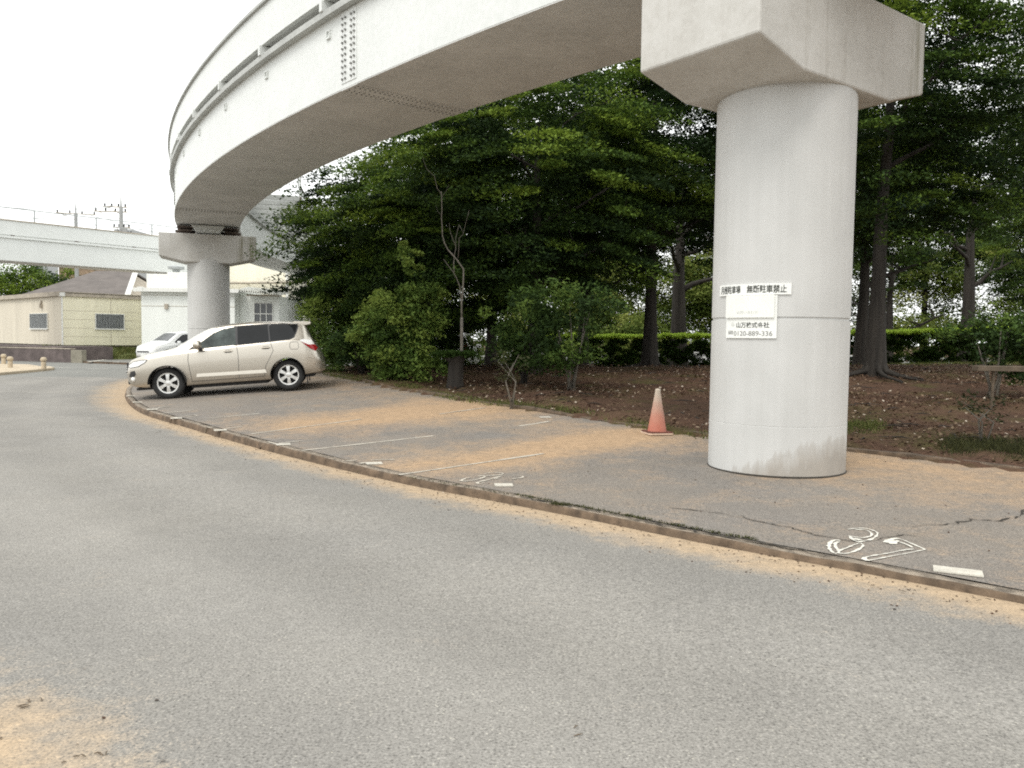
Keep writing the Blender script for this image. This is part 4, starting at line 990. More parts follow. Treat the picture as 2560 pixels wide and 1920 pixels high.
# white flat-roofed building with tank, window and corrugated awning
b0 = px(306, 52.0); 
wb = thing('utility_building', 'white flat roofed building behind the far pier with a corrugated awning', 'building', (b0.x, b0.y, 0), R(2))
Wt = 18*.0+ (px(592, 52.0).x-b0.x); 
zT_ = at_y(400, 628, 52.0).z
xr = px(505, 52.0).x-b0.x
m = MB(); m.box((xr/2, 4, zT_/2), (xr, 8, zT_)); wl = m.build('wall', M['offwhite'], wb)
m = MB(); m.box(((xr+Wt)/2+.01, 4.5, zT_/2-.1), (Wt-xr, 7, zT_-.2)); m.build('annex_wall', M['offwhite'], wb)
m = MB(); m.box((xr/2, 3.9, zT_+.06), (xr+.7, 8.6, .12)); m.box((xr/2, -.38, zT_+.02), (xr+.7, .06, .24)); m.build('roof', M['trim'], wb)
m = MB(); m.box((xr/2, -.012, zT_*.78), (xr, .02, .02)); m.box((xr/2, -.012, zT_-.30), (xr, .02, .02)); m.build('siding_joint', M['fascia'], wb)
m = MB(); m.box((px(360, 52.0).x-b0.x, -.06, at_y(360, 662, 52.0).z), (.22, .12, .32)); m.build('vent_cap', M['fascia'], wb)
m = MB(); m.box((.1, -.3, zT_+.05), (.3, .3, .3)); m.build('downpipe_head', M['trim'], wb)
wx = (px(558, 52.0).x-b0.x); wz = at_y(558, 676, 52.0).z
f = win(wb, wx, .985, wz, 1.15, 1.35, 'x', 0, 2)
m = MB(); m.box((wx, .955, wz-.02), (1.15, .06, .06)); m.build('window_rail', M['trim'], f)
m = MB(); zA2 = at_y(560, 629, 51.6).z
xa, xb = px(521, 51.8).x-b0.x, px(607, 51.8).x-b0.x; nn = 36
vs = []
for k in range(nn+1):
    x = xa+(xb-xa)*k/nn; dz = .14 if k % 2 else -.04; sg = -.22*(k/nn)
    vs += [(x, -.9, zA2+dz+sg), (x, 1.1, zA2+dz+.25+sg), (x, 1.1, zA2+dz+.23+sg), (x, -.9, zA2+dz-.03+sg)]
m.add(vs, [(k*4+j, k*4+(j+1) % 4, k*4+4+(j+1) % 4, k*4+4+j) for k in range(nn) for j in range(4)]); m.build('awning', M['trim'], wb)
m = MB(); m.box(((xa+xb)/2, .2, zA2-.22), (xb-xa-.3, .1, .1)); m.build('awning_beam', M['fascia'], wb)
tk_ = px(377, 53.6); zt0 = at_y(377, 626, 53.6).z
wt_ = thing('roof_tank', 'white box tank with a round vent on the flat roof of the white building', 'tank', (tk_.x, tk_.y, zT_+.12), R(4))
m = MB(); m.box((.55, 0, .55), (1.5, 1.4, 1.1)); m.box((-.9, .2, .5), (1.4, 1.2, 1.0)); m.build('tank_body', M['trim'], wt_, bevel=.03)
m = MB(); m.lathe([(.22, 1.1), (.22, 1.3), (.5, 1.36), (.52, 1.5), (.3, 1.58), (.01, 1.6)], 20, (.15, 0, 0)); m.build('vent_cowl', M['rail'], wt_, smooth=R(40))
# tall cream building with a pipe
t0_ = px(470, 64); t1_ = px(622, 64); zt2 = at_y(560, 548, 64).z
tb = thing('tall_building', 'tall plain cream building with a horizontal pipe partly hidden by the trees', 'building', (t0_.x, 64, 0))
m = MB(); wdt = t1_.x-t0_.x; m.box((wdt/2, 6, zt2/2), (wdt, 12, zt2)); m.build('wall', M['beige'], tb)
m = MB(); m.box((wdt-.06, -.02, zt2/2), (.22, .10, zt2)); m.build('downpipe', M['trim'], tb)
m = MB(); zp = at_y(560, 612, 63.6).z; m.tube([(-4, -.35, zp-.12), (wdt+1.2, -.35, zp+.12)], .09, 8)
for k in range(4): m.box((-2+k*2.2, -.2, zp-.03+.03*k), (.12, .36, .14))
m.build('wall_pipe', M['fascia'], tb)
# small brick house and flats far behind
h0 = px(170, 92)
bh = thing('brick_house', 'small orange brick house glimpsed under the far guideway', 'house', (h0.x, 92, 0))
zt3 = at_y(170, 574, 92).z; m = MB(); m.box((0, 3, zt3/2), (4.2, 6, zt3)); m.build('wall', M['brick'], bh)
m = MB(); m.box((-.2, -.02, zt3-1.5), (2.6, .08, .1)); m.box((-.2, -.02, zt3-2.2), (2.6, .08, .1)); m.build('band', M['trim'], bh)
m = MB(); m.prism([(-2.4, 0), (2.4, 0), (0, 1.4)], -.3, 6.3, Matrix(((1, 0, 0, 0), (0, 0, 1, 0), (0, 1, 0, zt3), (0, 0, 0, 1)))); m.build('roof', M['brownroof'], bh)
for i, (u0, u1, v, Y, lb) in enumerate([(68, 82, 500, 210, 'distant pale block of flats, leftmost behind the far parapet'), (263, 289, 495, 190, 'distant pale block of flats beside the utility pole')]):
    p0, p1 = px(u0, Y), px(u1, Y); zt = at_y(u0, v, Y).z
    fl_ = thing('flats', lb, 'building', (p0.x, Y, 0), 0, 'distant flats'); W_ = p1.x-p0.x
    m = MB(); m.box((W_/2, 5, zt/2), (W_, 10, zt)); m.build('wall', M['rail'], fl_)
    for k in range(4):
        m = MB(); m.box((W_*(k+.5)/4, -.06, zt-3.0), (W_/9, .12, 5.2)); m.build('window', M['winglass'], fl_)
# ------------------------------------------------------------------ far straight guideway on the left
ga, gb = px(-60, 47.2), px(356, 55.9); gd = (Vector((gb.x, gb.y, 0))-Vector((ga.x, ga.y, 0))); gd.normalize()
fg = thing('elevated_guideway', 'white straight guideway with a handrail crossing behind the low buildings on the left', 'elevated railway', (ga.x, ga.y, 0), math.atan2(gd.y, gd.x))
LG = 14.9
def fbox(name, y0, y1, z0, z1, mat, x0=-25, x1=LG, par=fg):
    m = MB(); m.box(((x0+x1)/2, (y0+y1)/2, (z0+z1)/2), (x1-x0, y1-y0, z1-z0)); return m.build(name, M[mat], par)
fbox('box_girder', 0, 2.3, 5.92, 7.23, 'white'); fbox('underside', .004, 2.296, 5.9, 5.918, 'soffit')
fbox('top_flange', -.10, 2.4, 7.23, 7.35, 'white'); fbox('parapet', -.05, .05, 7.42, 8.25, 'white'); fbox('parapet', 2.25, 2.35, 7.42, 8.25, 'white')
fbox('parapet_coping', -.10, .07, 8.25, 8.31, 'fascia'); fbox('running_deck', .4, 1.9, 7.35, 7.6, 'soffit')
for k in range(-6, 4):
    x = 2.2+3.6*k
    m = MB(); m.box((x, 0, 7.385), (.2, .09, .07)); m.build('support_post', M['bearing'], fg)
    m = MB(); m.box((x+1.2, .0, 8.66), (.07, .07, .7)); m.build('rail_post', M['rail'], fg)
for z in (9.0,): fbox('handrail', -.03, .03, z-.03, z+.03, 'rail')
fbox('handrail', -.02, .02, 8.55, 8.58, 'rail')
m = MB(); 
for sx in (-.2, .2):
    for zi in range(11): m.box((13.5+sx, -.012, 6.02+zi*.11), (.26, .03, .03))
m.build('splice_plate', M['rail'], fg)
q = Vector((ga.x, ga.y, 0))+gd*13.6+Vector((-gd.y, gd.x, 0))*1.15
fp_ = thing('guideway_pier', 'hidden plain pier at the end of the straight guideway behind the far pier', 'bridge pier', (q.x, q.y, 0), math.atan2(gd.y, gd.x))
m = MB(); m.lathe([(.8, -.2), (.8, 4.5)], 40); m.build('column', M['column'], fp_, smooth=R(20))
m = MB(); m.box((0, 0, 5.15), (1.5, 3.2, 1.2)); m.build('cap', M['cap'], fp_, bevel=.03)
m = MB(); m.box((0, 0, 5.82), (.6, 1.8, .14)); m.build('bearing', M['bearing'], fp_)
# ------------------------------------------------------------------ utility poles and wires
def upole(u, Y, vtop, label, rz, arm):
    b_ = px(u, Y); zt = at_y(u, vtop, Y).z
    o = thing('utility_pole', label, 'utility pole', (b_.x, Y, 0), rz, 'utility poles behind the far guideway')
    m = MB(); m.tube([(0, 0, 0), (0, 0, zt-1.0)], [.24, .17], 12); m.tube([(0, 0, zt-1.0), (0, 0, zt)], [.09, .04], 8); m.build('pole', M['pole'], o)
    for k, (z, l0, l1) in enumerate(arm):
        m = MB(); m.box(((l0+l1)/2, .1, zt-z), (l1-l0, .1, .1)); ca = m.build('crossarm', M['fascia'], o)
        for x in np.linspace(l0+.15, l1-.15, 4):
            m = MB(); m.tube([(x, .1, zt-z+.05), (x, .1, zt-z+.3)], [.07, .09], 8); m.build('insulator', M['darkplastic'], ca)
        m = MB(); m.tube([(l0+.4, .1, zt-z-.05), (.0, .1, zt-z-.7)], .03, 6); m.build('brace', M['fascia'], ca)
    return o, b_, zt
pA = upole(168, 88, 440, 'left utility pole with a wide crossarm above the far guideway', R(20), [(1.05, -1.9, 1.9)])
pB = upole(265, 78, 424, 'right utility pole with offset crossarms and a gear box near the pier', R(10), [(1.0, -1.6, .5), (1.45, -2.4, .5), (2.9, -.8, .8)])
m = MB(); m.box((.35, -.2, pB[2]-3.3), (.4, .35, .7)); m.lathe([(.22, 0), (.22, .6)], 12, (-.42, .0, pB[2]-3.7)); m.build('gear_box', M['pole'], pB[0])
def wire(a, b_, sag, lab):
    P = []
    for k in range(21): t = k/20; q = a.lerp(b_, t); P.append(q-Vector((0, 0, sag*4*t*(1-t))))
    m = MB(); m.tube(P, .028, 5); o = m.build('power_line', M['rail'], None); tag(o, lab, 'power line', 'power lines')
wire(at_y(245, 444, 78), at_y(-90, 429, 70), .5, 'upper power line running left from the right utility pole')
wire(at_y(247, 447, 78), at_y(-90, 433, 70), .5, 'second power line just under the uppermost one')
wire(at_y(152, 463, 88), at_y(-60, 459, 84), .6, 'power line running left from the left utility pole')
wire(at_y(182, 461, 88), at_y(420, 500, 110), .5, 'power line dropping from the left pole towards the far pier')
wire(at_y(270, 484, 78), at_y(430, 512, 95), .4, 'lowest power line right of the right pole')
# ------------------------------------------------------------------ corner island with round-headed bollards
ip = [on_cross(*zz3(-500, 1262)), on_cross(*zz3(0, 1207)), on_cross(*zz3(400, 1170)), on_cross(*zz3(700, 1140)), on_cross(*zz3(755, 1128)), on_cross(*zz3(690, 1112)), on_cross(*zz3(560, 1112)), on_cross(*zz3(410, 1086)), on_cross(*zz3(0, 1076)), on_cross(*zz3(-700, 1066))]
m = MB(); m.prism([(p.x, p.y) for p in ip], -.1, .10); tag(m.build('pavement', M['paving'], None, bevel=.03), kind='structure')
for x, y, lb in [(605, 1112, 'round headed concrete bollard standing alone at the island tip'), (50, 1050, 'round headed bollard farther back on the island at the left edge'), (142, 1100, 'round headed bollard nearer the road on the island at the left edge')]:
    q = at_z(*zz3(x, y), .10); o = thing('bollard', lb, 'bollard', tuple(q), 0, 'bollards on the corner island')
    m = MB(); m.lathe([(.095, -.05), (.10, .02), (.10, .26), (.088, .29)], 20); m.build('post', M['paving'], o, smooth=R(30))
    m = MB(); m.lathe([(.07, .285), (.118, .33), (.135, .38), (.12, .44), (.08, .485), (.001, .50)], 20); m.build('head', M['paving'], o, smooth=R(60))

# ------------------------------------------------------------------ vegetation
def leaf_mesh(name, clumps, n_per, L, mat, seed, up=.9, tint0=.5, tvar=.10, wr=.45):
    """clumps: (x, y, z, rx, ry, rz, tilt dir x, tilt dir y, tint); diamonds spread through each flattened clump"""
    rg = np.random.default_rng(seed); C = np.asarray(clumps, float); nc = len(C); n = nc*n_per
    ci = np.repeat(np.arange(nc), n_per); q = rg.normal(0, 1, (n, 3)); q /= np.linalg.norm(q, axis=1)[:, None]
    q *= rg.uniform(.15, 1, n)[:, None]**.6
    P = q*C[ci, 3:6]
    P[:, 2] -= (P[:, 0]*C[ci, 6]+P[:, 1]*C[ci, 7])          # outer edge droops
    P += C[ci, :3]
    nrm = rg.normal(0, 1, (n, 3)); nrm[:, 2] = np.abs(nrm[:, 2])+up; nrm /= np.linalg.norm(nrm, axis=1)[:, None]
    t = rg.normal(0, 1, (n, 3)); t -= nrm*(t*nrm).sum(1)[:, None]; t /= np.linalg.norm(t, axis=1)[:, None]
    b_ = np.cross(nrm, t); l = L*rg.uniform(.55, 1.25, n)
    V = np.empty((n, 4, 3)); V[:, 0] = P-t*(l/2)[:, None]; V[:, 2] = P+t*(l/2)[:, None]
    V[:, 1] = P+b_*(l*wr/2)[:, None]; V[:, 3] = P-b_*(l*wr/2)[:, None]
    tint = np.clip(tint0+C[ci, 8]+rg.normal(0, tvar, n), 0, 1)
    me = np_mesh(name, V.reshape(-1, 3), np.arange(4*n).reshape(n, 4), tint); me.materials.append(mat); return me
def crown_clumps(c, rx, ry, rz, n, cs, seed, flat=.3, zlo=-1, inner=.35, tv=.24):
    """tiers of flat sprays: positions inside an ellipsoid, most near its skin, thrown about so the outline is uneven"""
    rg = np.random.default_rng(seed); out = []
    ph = rg.uniform(0, 6.3, 6)
    while len(out) < n:
        d = rg.normal(0, 1, 3); d /= np.linalg.norm(d)
        if d[2] < zlo: continue
        r = rg.uniform(inner, 1)**.5
        az = math.atan2(d[1], d[0]); lob = 1+.16*math.sin(3*az+ph[0])+.12*math.sin(5*az+ph[1]+4*d[2])+.10*math.sin(9*d[2]+ph[2])
        p = d*r*lob*np.array((rx, ry, rz)); s = cs*rg.uniform(.6, 1.35)
        h = math.hypot(d[0], d[1])+1e-6; k = .32*rg.uniform(.3, 1.2)
        out.append((c[0]+p[0], c[1]+p[1], c[2]+p[2], s, s, s*flat*rg.uniform(.7, 1.4), d[0]/h*k, d[1]/h*k, rg.normal(-.10, tv*.7)+(.40 if r > .72 and d[2] > -.15 and rg.uniform() < .55 else 0)))   # sky light put into the tint of about half the outer upper sprays
    return out
def place_mesh(name, me, parent=None):
    o = bpy.data.objects.new(name, me); COL.objects.link(o); o.parent = parent; return o
def trunk_mesh(hgt, r, seed, limbs=6, first=.35, spread=2.2, roots=0, lean=(0, 0), hl=None):
    rg = random.Random(seed); m = MB(); P = []; n = 9
    for k in range(n):
        t = k/(n-1); P.append(Vector((lean[0]*t*t+rg.uniform(-.06, .06)*t*hgt*.15, lean[1]*t*t+rg.uniform(-.06, .06)*t*hgt*.15, -.25+hgt*t)))
    m.tube(P, [r*(1.45 if k == 0 else 1.06 if k == 1 else 1-.72*k/(n-1)) for k in range(n)], 12)
    for k in range(limbs):
        t = first+(.95-first)*k/max(1, limbs-1); i = min(n-2, int(t*(n-1))); p = P[i].lerp(P[i+1], t*(n-1)-i)
        a = rg.uniform(0, 6.28) if k else 0; L = spread*rg.uniform(.7, 1.2); d = Vector((math.cos(a), math.sin(a), rg.uniform(.35, .9)))
        Q = [p]; 
        for j in range(1, 5): Q.append(p+d*L*j/4+Vector((rg.uniform(-.1, .1), rg.uniform(-.1, .1), rg.uniform(-.05, .12)))*L*.6)
        rr = r*(1-.72*t)*.55; m.tube(Q, [rr*(1-.8*j/4) for j in range(5)], 7)
        for q in range(2):
            b_ = Q[2+q]; dd = Vector((rg.uniform(-1, 1), rg.uniform(-1, 1), rg.uniform(.2, .9))); m.tube([b_, b_+dd*L*.25, b_+dd*L*.5+Vector((0, 0, .1))], [rr*.4, rr*.25, rr*.08], 6)
    for k in range(roots):
        a = 2*math.pi*k/roots+rg.uniform(-.3, .3); d = Vector((math.cos(a), math.sin(a), 0)); L = rg.uniform(.7, 1.6)
        m.tube([d*r*.7+Vector((0, 0, .38)), d*r*1.35+Vector((0, 0, .12)), d*(r+.45*L)+Vector((0, 0, .02)), d*(r+L)+Vector((.15, 0, -.08))], [r*.42, r*.3, r*.2, .03], 7)
    return m
def tree(name, x, y, crown, label, seed, trunk=(3, .2), n=150, cs=.75, per=150, L=.16, ls=.68, mat='leaf_dark', tint=.45, group='dark evergreen trees behind the car park', limbs=6, roots=0, spread=2.2, lean=(0, 0), zlo=-1, flat=.22, extra=(), first=.35, inner=.35):
    z = H(x, y); o = thing(name, label, 'tree', (x, y, z), 0, group)
    cz, rx, ry, rz = crown[:4]; ox, oy = (crown[4], crown[5]) if len(crown) > 4 else (0, 0)
    trunk_mesh(trunk[0], trunk[1], seed, limbs, first, spread, roots, lean).build('trunk', M['bark'], o, smooth=R(60), fix=False)
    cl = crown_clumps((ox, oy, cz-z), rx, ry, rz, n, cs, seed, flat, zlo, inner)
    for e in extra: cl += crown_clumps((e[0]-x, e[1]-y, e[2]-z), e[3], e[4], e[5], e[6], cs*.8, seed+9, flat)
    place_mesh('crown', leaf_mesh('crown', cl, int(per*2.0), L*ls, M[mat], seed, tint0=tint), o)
    return o
# near row, left to right (crown: centre height, radii)
tree('evergreen_tree', -2.9, 25.5, (4.0, 3.0, 3.0, 3.7), 'dense dark evergreen at the left end of the row, beside the far pier', 21, (6, .18), 470, .72, 150, .17, tint=.5, inner=.45, extra=[(-5.6, 25.4, 3.9, 1.0, 1.2, 1.2, 34), (-1.6, 25, 6.6, 2, 2, 1.6, 60)])
tree('evergreen_tree', .6, 22.8, (5.7, 3.7, 3.0, 3.4), 'broad dark evergreen with drooping tiers behind the bare sapling', 22, (7, .2), 450, .75, 150, .17, tint=.5, extra=[(-2.2, 22.8, 4.4, 1.6, 1.4, 2.0, 60)])
tree('evergreen_tree', 4.55, 27.2, (8.5, 4.4, 3.6, 4.5), 'tall dark evergreen whose bare trunk stands before the hedge left of the near pier', 23, (9, .235), 420, .95, 150, .2, roots=4, zlo=-.95, first=.5)
tree('evergreen_tree', 9.3, 21.0, (8.7, 3.7, 3.2, 4.3, .5, 0), 'big dark evergreen with thick trunk and spreading roots right of the near pier', 24, (10, .215), 420, .8, 150, .17, tint=.52, roots=7, zlo=-.95, first=.55, lean=(.3, 0))
tree('evergreen_tree', 17.6, 24.5, (9.0, 3.2, 3.2, 4.0), 'evergreen at the right edge with sky showing beside its top', 25, (9, .25), 260, .8, 140, .17, zlo=-.9, tint=.5, first=.5)
tree('evergreen_tree', 13.4, 31.5, (7.6, 3.2, 3.2, 2.6), 'grey green tree above the right part of the hedge', 26, (8, .26), 230, .8, 140, .19, tint=.62, first=.4)
# second row, filling the dark mass
for i, (x, y, cz, rx, rz, lb, th) in enumerate([
        (-5.2, 31.5, 5.0, 3.3, 3.8, 'dark evergreen of the second row behind the leftmost tree', .2),
        (-.8, 31.0, 7.2, 3.8, 4.4, 'dark evergreen of the second row behind the bare sapling', .22),
        (2.9, 34.0, 7.6, 4.2, 4.3, 'dark evergreen of the second row left of the hedge trunk', .25),
        (8.3, 41.2, 9.2, 4.6, 4.2, 'dark evergreen whose thick trunk rises behind the hedge, left of the near pier', .42),
        (13.9, 42.0, 10.0, 4.6, 4.2, 'dark evergreen beyond the hedge directly right of the near pier', .35),
        (23.8, 43, 9.6, 5.2, 4.6, 'dark evergreen forking low beyond the right end of the hedge', .36)]):
    tree('evergreen_tree', x, y, (cz, rx, rx*.62, rz, 0, -10.0 if y > 36 else 0), lb, 40+i, (cz, th*1.12 if y > 36 else th), 210, 1.05, 110, .25, roots=0, first=.45, spread=3, tint=.35, group='second row of evergreens')
for i, (x, y, cz, rx, rz, lb) in enumerate([(18.5, 62, 10.5, 7, 5.0, 'tall dark evergreen far behind the near pier'), (31.0, 62, 10.5, 7, 5.5, 'tall dark evergreen far behind the right trunk'), (40.0, 60, 11.5, 7.0, 8.0, 'tall dark evergreen far back at the right edge'), (6.0, 62, 11, 7.5, 5, 'tall dark evergreen far behind the hedge trunk')]):
    tree('evergreen_tree', x, y, (cz, rx, rx*.7, rz), lb, 140+i, (cz, .3), 200, 1.6, 110, .42, first=.5, spread=3, tint=.45, flat=.4, group='third row of evergreens')
tree('park_tree', 20.6, 45.0, (7.6, 3.2, 3.0, 3.0), 'thin forking tree against the bright sky beyond the hedge', 61, (6.5, .28), 70, .8, 90, .22, tint=.55, limbs=9, first=.25, spread=3.0, group='trees in the open park beyond')
tree('park_tree', 28.8, 44.5, (6.6, 4.0, 3.4, 3.6), 'leaning dark trunked tree at the right edge beyond the hedge', 62, (6, .38), 150, .95, 110, .23, tint=.5, lean=(1.6, 0), first=.35, spread=3, group='trees in the open park beyond')
# sunlit background of the park
for i, (x, y, cz, rx, rz, lb) in enumerate([(2.5, 55, 4.0, 5.2, 3.4, 'sunlit tree in the open park seen under the crowns, leftmost'), (9.0, 59, 4.6, 5.6, 4.0, 'sunlit tree in the open park behind the hedge trunks'), (15.5, 57, 4.5, 4.8, 3.6, 'sunlit tree in the open park hidden mostly by the near pier'),
        (21, 66, 5.0, 6.4, 3.8, 'pale sunlit tree seen between the forking trunks'), (33, 60, 5.2, 7.0, 4.6, 'sunlit tree in the open park at the right edge'), (-9, 60, 5.2, 5.5, 4.4, 'sunlit tree far behind the leftmost evergreen')]):
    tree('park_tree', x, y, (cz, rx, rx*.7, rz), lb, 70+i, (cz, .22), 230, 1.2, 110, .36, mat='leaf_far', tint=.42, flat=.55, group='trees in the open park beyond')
# trees far left under the second guideway
for i, (u, Y, v0, w_, lb) in enumerate([(30, 84, 566, 5.5, 'dark tree under the far guideway at the left edge'), (105, 90, 570, 4.6, 'dark green tree beside the brick house'), (215, 96, 572, 4.5, 'dark tree just right of the brick house'), (-60, 80, 565, 5, 'dark tree partly cut by the left edge')]):
    p = px(u, Y); zt = at_y(u, v0, Y).z
    o = tree('far_tree', p.x, Y, (zt*.5, w_, 4, zt*.52), lb, 90+i, (zt*.6, .3), 110, 1.2, 80, .5, tint=.6, group='trees under the far guideway', flat=.6); 
# hedge
hg = thing('hedge', 'long clipped hedge with top coloured as if sky-lit running behind the tree trunks', 'hedge', (0, 0, 0))
cl = []; rg = np.random.default_rng(5)
Hp = [(.2, 38.2), (4, 38.5), (10, 38.6), (17, 38.2), (22.8, 37.2), (24.6, 38.4)]; HP = catmull(Hp, .28)
for q in HP:
    zg = H(*q)
    for k in range(9):
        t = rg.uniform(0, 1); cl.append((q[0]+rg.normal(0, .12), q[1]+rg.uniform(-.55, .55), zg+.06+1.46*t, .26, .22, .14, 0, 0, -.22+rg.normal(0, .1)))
    for k in range(6): cl.append((q[0]+rg.normal(0, .12), q[1]+rg.uniform(-.6, .6), zg+1.60+rg.normal(0, .03), .28, .26, .10, 0, 0, .62+rg.normal(0, .1)))  # top clumps tinted lighter in place of light from the open sky
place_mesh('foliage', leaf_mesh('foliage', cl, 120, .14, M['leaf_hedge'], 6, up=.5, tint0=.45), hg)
# shrubs at the back of the car park
def shrub(name, label, c, parts, seed, per=90, L=.12, mat='leaf_bright', tint=.45, stems=5, pale=False, up=.5, group='shrubs along the back of the car park', stemh=1.2):
    z = H(*c); o = thing(name, label, 'shrub', (c[0], c[1], z), 0, group); cl = []
    for dx, dy, dz, rx, ry, rz, n, cs in parts: cl += crown_clumps((dx, dy, dz), rx, ry, rz, n, cs, seed+len(cl), .6, inner=.15)
    cl = [q for q in cl if q[2] > .05]
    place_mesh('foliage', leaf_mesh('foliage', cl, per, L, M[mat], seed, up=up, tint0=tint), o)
    rg = random.Random(seed); m = MB()
    for k in range(stems):
        a = rg.uniform(0, 6.28); e = Vector((math.cos(a)*.35*parts[0][3], math.sin(a)*.35*parts[0][3], stemh*rg.uniform(.7, 1.2))); m.tube([Vector((rg.uniform(-.08, .08), rg.uniform(-.08, .08), -.05)), e*.5+Vector((rg.uniform(-.06, .06), 0, 0)), e], [.028, .02, .008], 6)
    m.build('stem', M['palebark' if pale else 'bark'], o, smooth=True, fix=False); return o
shrub('shrub', 'bright green shrub right behind the tail of the silver SUV', (-5.2, 24.9), [(-.2, 0, 1.5, 1.35, 1.0, 1.25, 60, .42), (.3, 0, .6, 1.3, .8, .6, 30, .4)], 101, 130, .13, tint=.72)
shrub('shrub', 'brownish low shrub beside the rear bumper of the silver SUV', (-4.2, 22.9), [(0, 0, .7, 1.0, .7, .7, 40, .36)], 102, 90, .12, tint=.22)
shrub('shrub', 'tall yellow green shrub with an upright leading shoot left of the stump', (-2.75, 20.7), [(-.25, 0, 1.15, 1.15, .75, 1.1, 85, .34), (.1, 0, 2.5, .34, .3, 1.1, 22, .2), (.55, 0, 1.9, .5, .4, .7, 22, .26), (.2, -.1, .5, .9, .7, .5, 30, .3)], 103, 110, .12, tint=.74)
shrub('shrub', 'loose dark shrub on pale stems behind the cone, left of the hedge trunk', (1.35, 18.6), [(0, 0, 1.75, 1.15, .8, .75, 55, .36), (-.1, -.1, .75, .8, .6, .4, 24, .28)], 104, 80, .11, tint=.32, stems=7, pale=True, stemh=1.6)
shrub('shrub', 'dark shrub between the stump and the loose shrub with pale stems', (.25, 19.8), [(0, 0, 1.5, .95, .8, .8, 45, .38), (.3, 0, .8, .8, .6, .45, 22, .3)], 105, 80, .12, tint=.3)
shrub('shrub', 'shrub behind the timber rail at the right edge', (9.75, 16.6), [(.2, 0, 1.2, .95, .7, .55, 42, .32), (.75, 0, .55, .6, .5, .45, 16, .26)], 106, 85, .11, tint=.26, pale=True, stems=7, stemh=1.2)
shrub('shrub', 'low yellowing shrub in the open park behind the forking trunks', (23.5, 50), [(0, 0, 1.6, 3.6, 2, 1.5, 60, .8)], 107, 90, .25, mat='leaf_far', tint=.6, group='park shrubs')
shrub('shrub', 'sunlit shrub in the open park behind the hedge, left of the near pier', (6.9, 49), [(0, 0, 1.6, 4.5, 2, 1.6, 70, .8)], 108, 90, .25, mat='leaf_far', tint=.45, group='park shrubs')
shrub('shrub', 'sunlit shrub at the left end of the hedge', (-.6, 40), [(0, 0, 1.5, 3.0, 2, 1.5, 60, .7)], 109, 90, .22, mat='leaf_far', tint=.35, group='park shrubs')
# bare sapling, traced limb by limb at its own distance
SY = 19.4
def zs(x, y): return at_y((1000+x/3.77)/S_, (380+y/3.77)/S_, SY)
base = zs(585, 1560); zg = H(base.x, SY)
sp = thing('bare_sapling', 'thin pale leafless sapling with forked branches in front of the dark trees', 'tree', (base.x, SY, zg))
def lim(pts, r0, r1, dy=.0):
    P = [zs(*p)-Vector((base.x, SY, zg))+Vector((0, dy*k, 0)) for k, p in enumerate(pts)]; m = MB(); m.tube(P, [q*.68 for q in np.linspace(r0, r1, len(P))], 7); return m
g0 = Vector((0, 0, -.1)); tr = lim([(582, 1560), (580, 1420), (592, 1300), (597, 1200), (598, 1105), (540, 1020), (505, 980), (450, 920), (420, 860), (400, 790), (397, 700), (390, 620), (395, 540), (392, 440), (388, 370)], .035, .012)
tr.tube([g0, zs(582, 1560)-Vector((base.x, SY, zg))], [.04, .035], 7); tr.build('trunk', M['palebark'], sp, smooth=True, fix=False)
for pts, r0 in [([(580, 1420), (565, 1270), (530, 1180), (500, 1130), (415, 1015)], .022), ([(510, 1140), (505, 1050), (508, 980), (522, 900), (520, 800), (550, 670)], .018), ([(520, 880), (490, 800), (470, 740), (462, 670)], .012),
                ([(548, 1000), (556, 900), (560, 820), (600, 780), (625, 680), (660, 560)], .014), ([(560, 690), (600, 770)], .01), ([(390, 400), (350, 340), (325, 230), (250, 160), (215, 50)], .012), ([(392, 430), (440, 360), (460, 310)], .009), ([(395, 600), (355, 560), (340, 500)], .006)]:
    lim(pts, r0, r0*.3, rnd.uniform(-.06, .06)).build('branch', M['palebark'], sp, smooth=True, fix=False)
# stump with a mossy table top
p = ground_at(982, 838)
st = thing('tree_stump', 'dark tree stump with a wide mossy top left of the sapling shrubs', 'tree stump', (p.x, p.y+.2, p.z))
hS = at_y(980, 770, p.y+.2).z-p.z
m = MB(); m.tube([(0, 0, -.1), (.0, 0, .15), (.02, 0, hS*.8), (0, 0, hS)], [.24, .19, .18, .30], 14); m.build('trunk', M['bark'], st, smooth=R(50), fix=False)
place_mesh('moss_top', leaf_mesh('moss_top', [(rnd.uniform(-.4, .4), rnd.uniform(-.3, .3), hS+.06, .22, .2, .10, 0, 0, -.1) for k in range(22)], 110, .09, M['leaf_hedge'], 33, tint0=.3), st)
# saplings with pale stems
for (u, v0, v1, lb, sd_) in [(1105, 884, 775, 'short thin sapling between the stump and the loose shrub', 1), (2120, 960, 870, 'thin pale sapling at the edge of the right grass patch', 2)]:
    p = ground_at(u, v0); zt = at_y(u, v1, p.y).z-p.z; o = thing('sapling', lb, 'sapling', tuple(p), 0, 'saplings at the edge of the wood')
    rg = random.Random(sd_); m = MB()
    for k in range(4): m.tube([(rg.uniform(-.05, .05), 0, -.05), (rg.uniform(-.12, .12), rg.uniform(-.1, .1), zt*.55), (rg.uniform(-.28, .28), rg.uniform(-.2, .2), zt*rg.uniform(.8, 1.1))], [.016, .011, .004], 6)
    m.build('stem', M['palebark'], o, smooth=True, fix=False)
    place_mesh('foliage', leaf_mesh('foliage', [(rg.uniform(-.3, .3), rg.uniform(-.2, .2), zt*rg.uniform(.6, 1.15), .2, .2, .12, 0, 0, 0) for k in range(8)], 30, .08, M['moss'], sd_+50, tint0=.3), o)
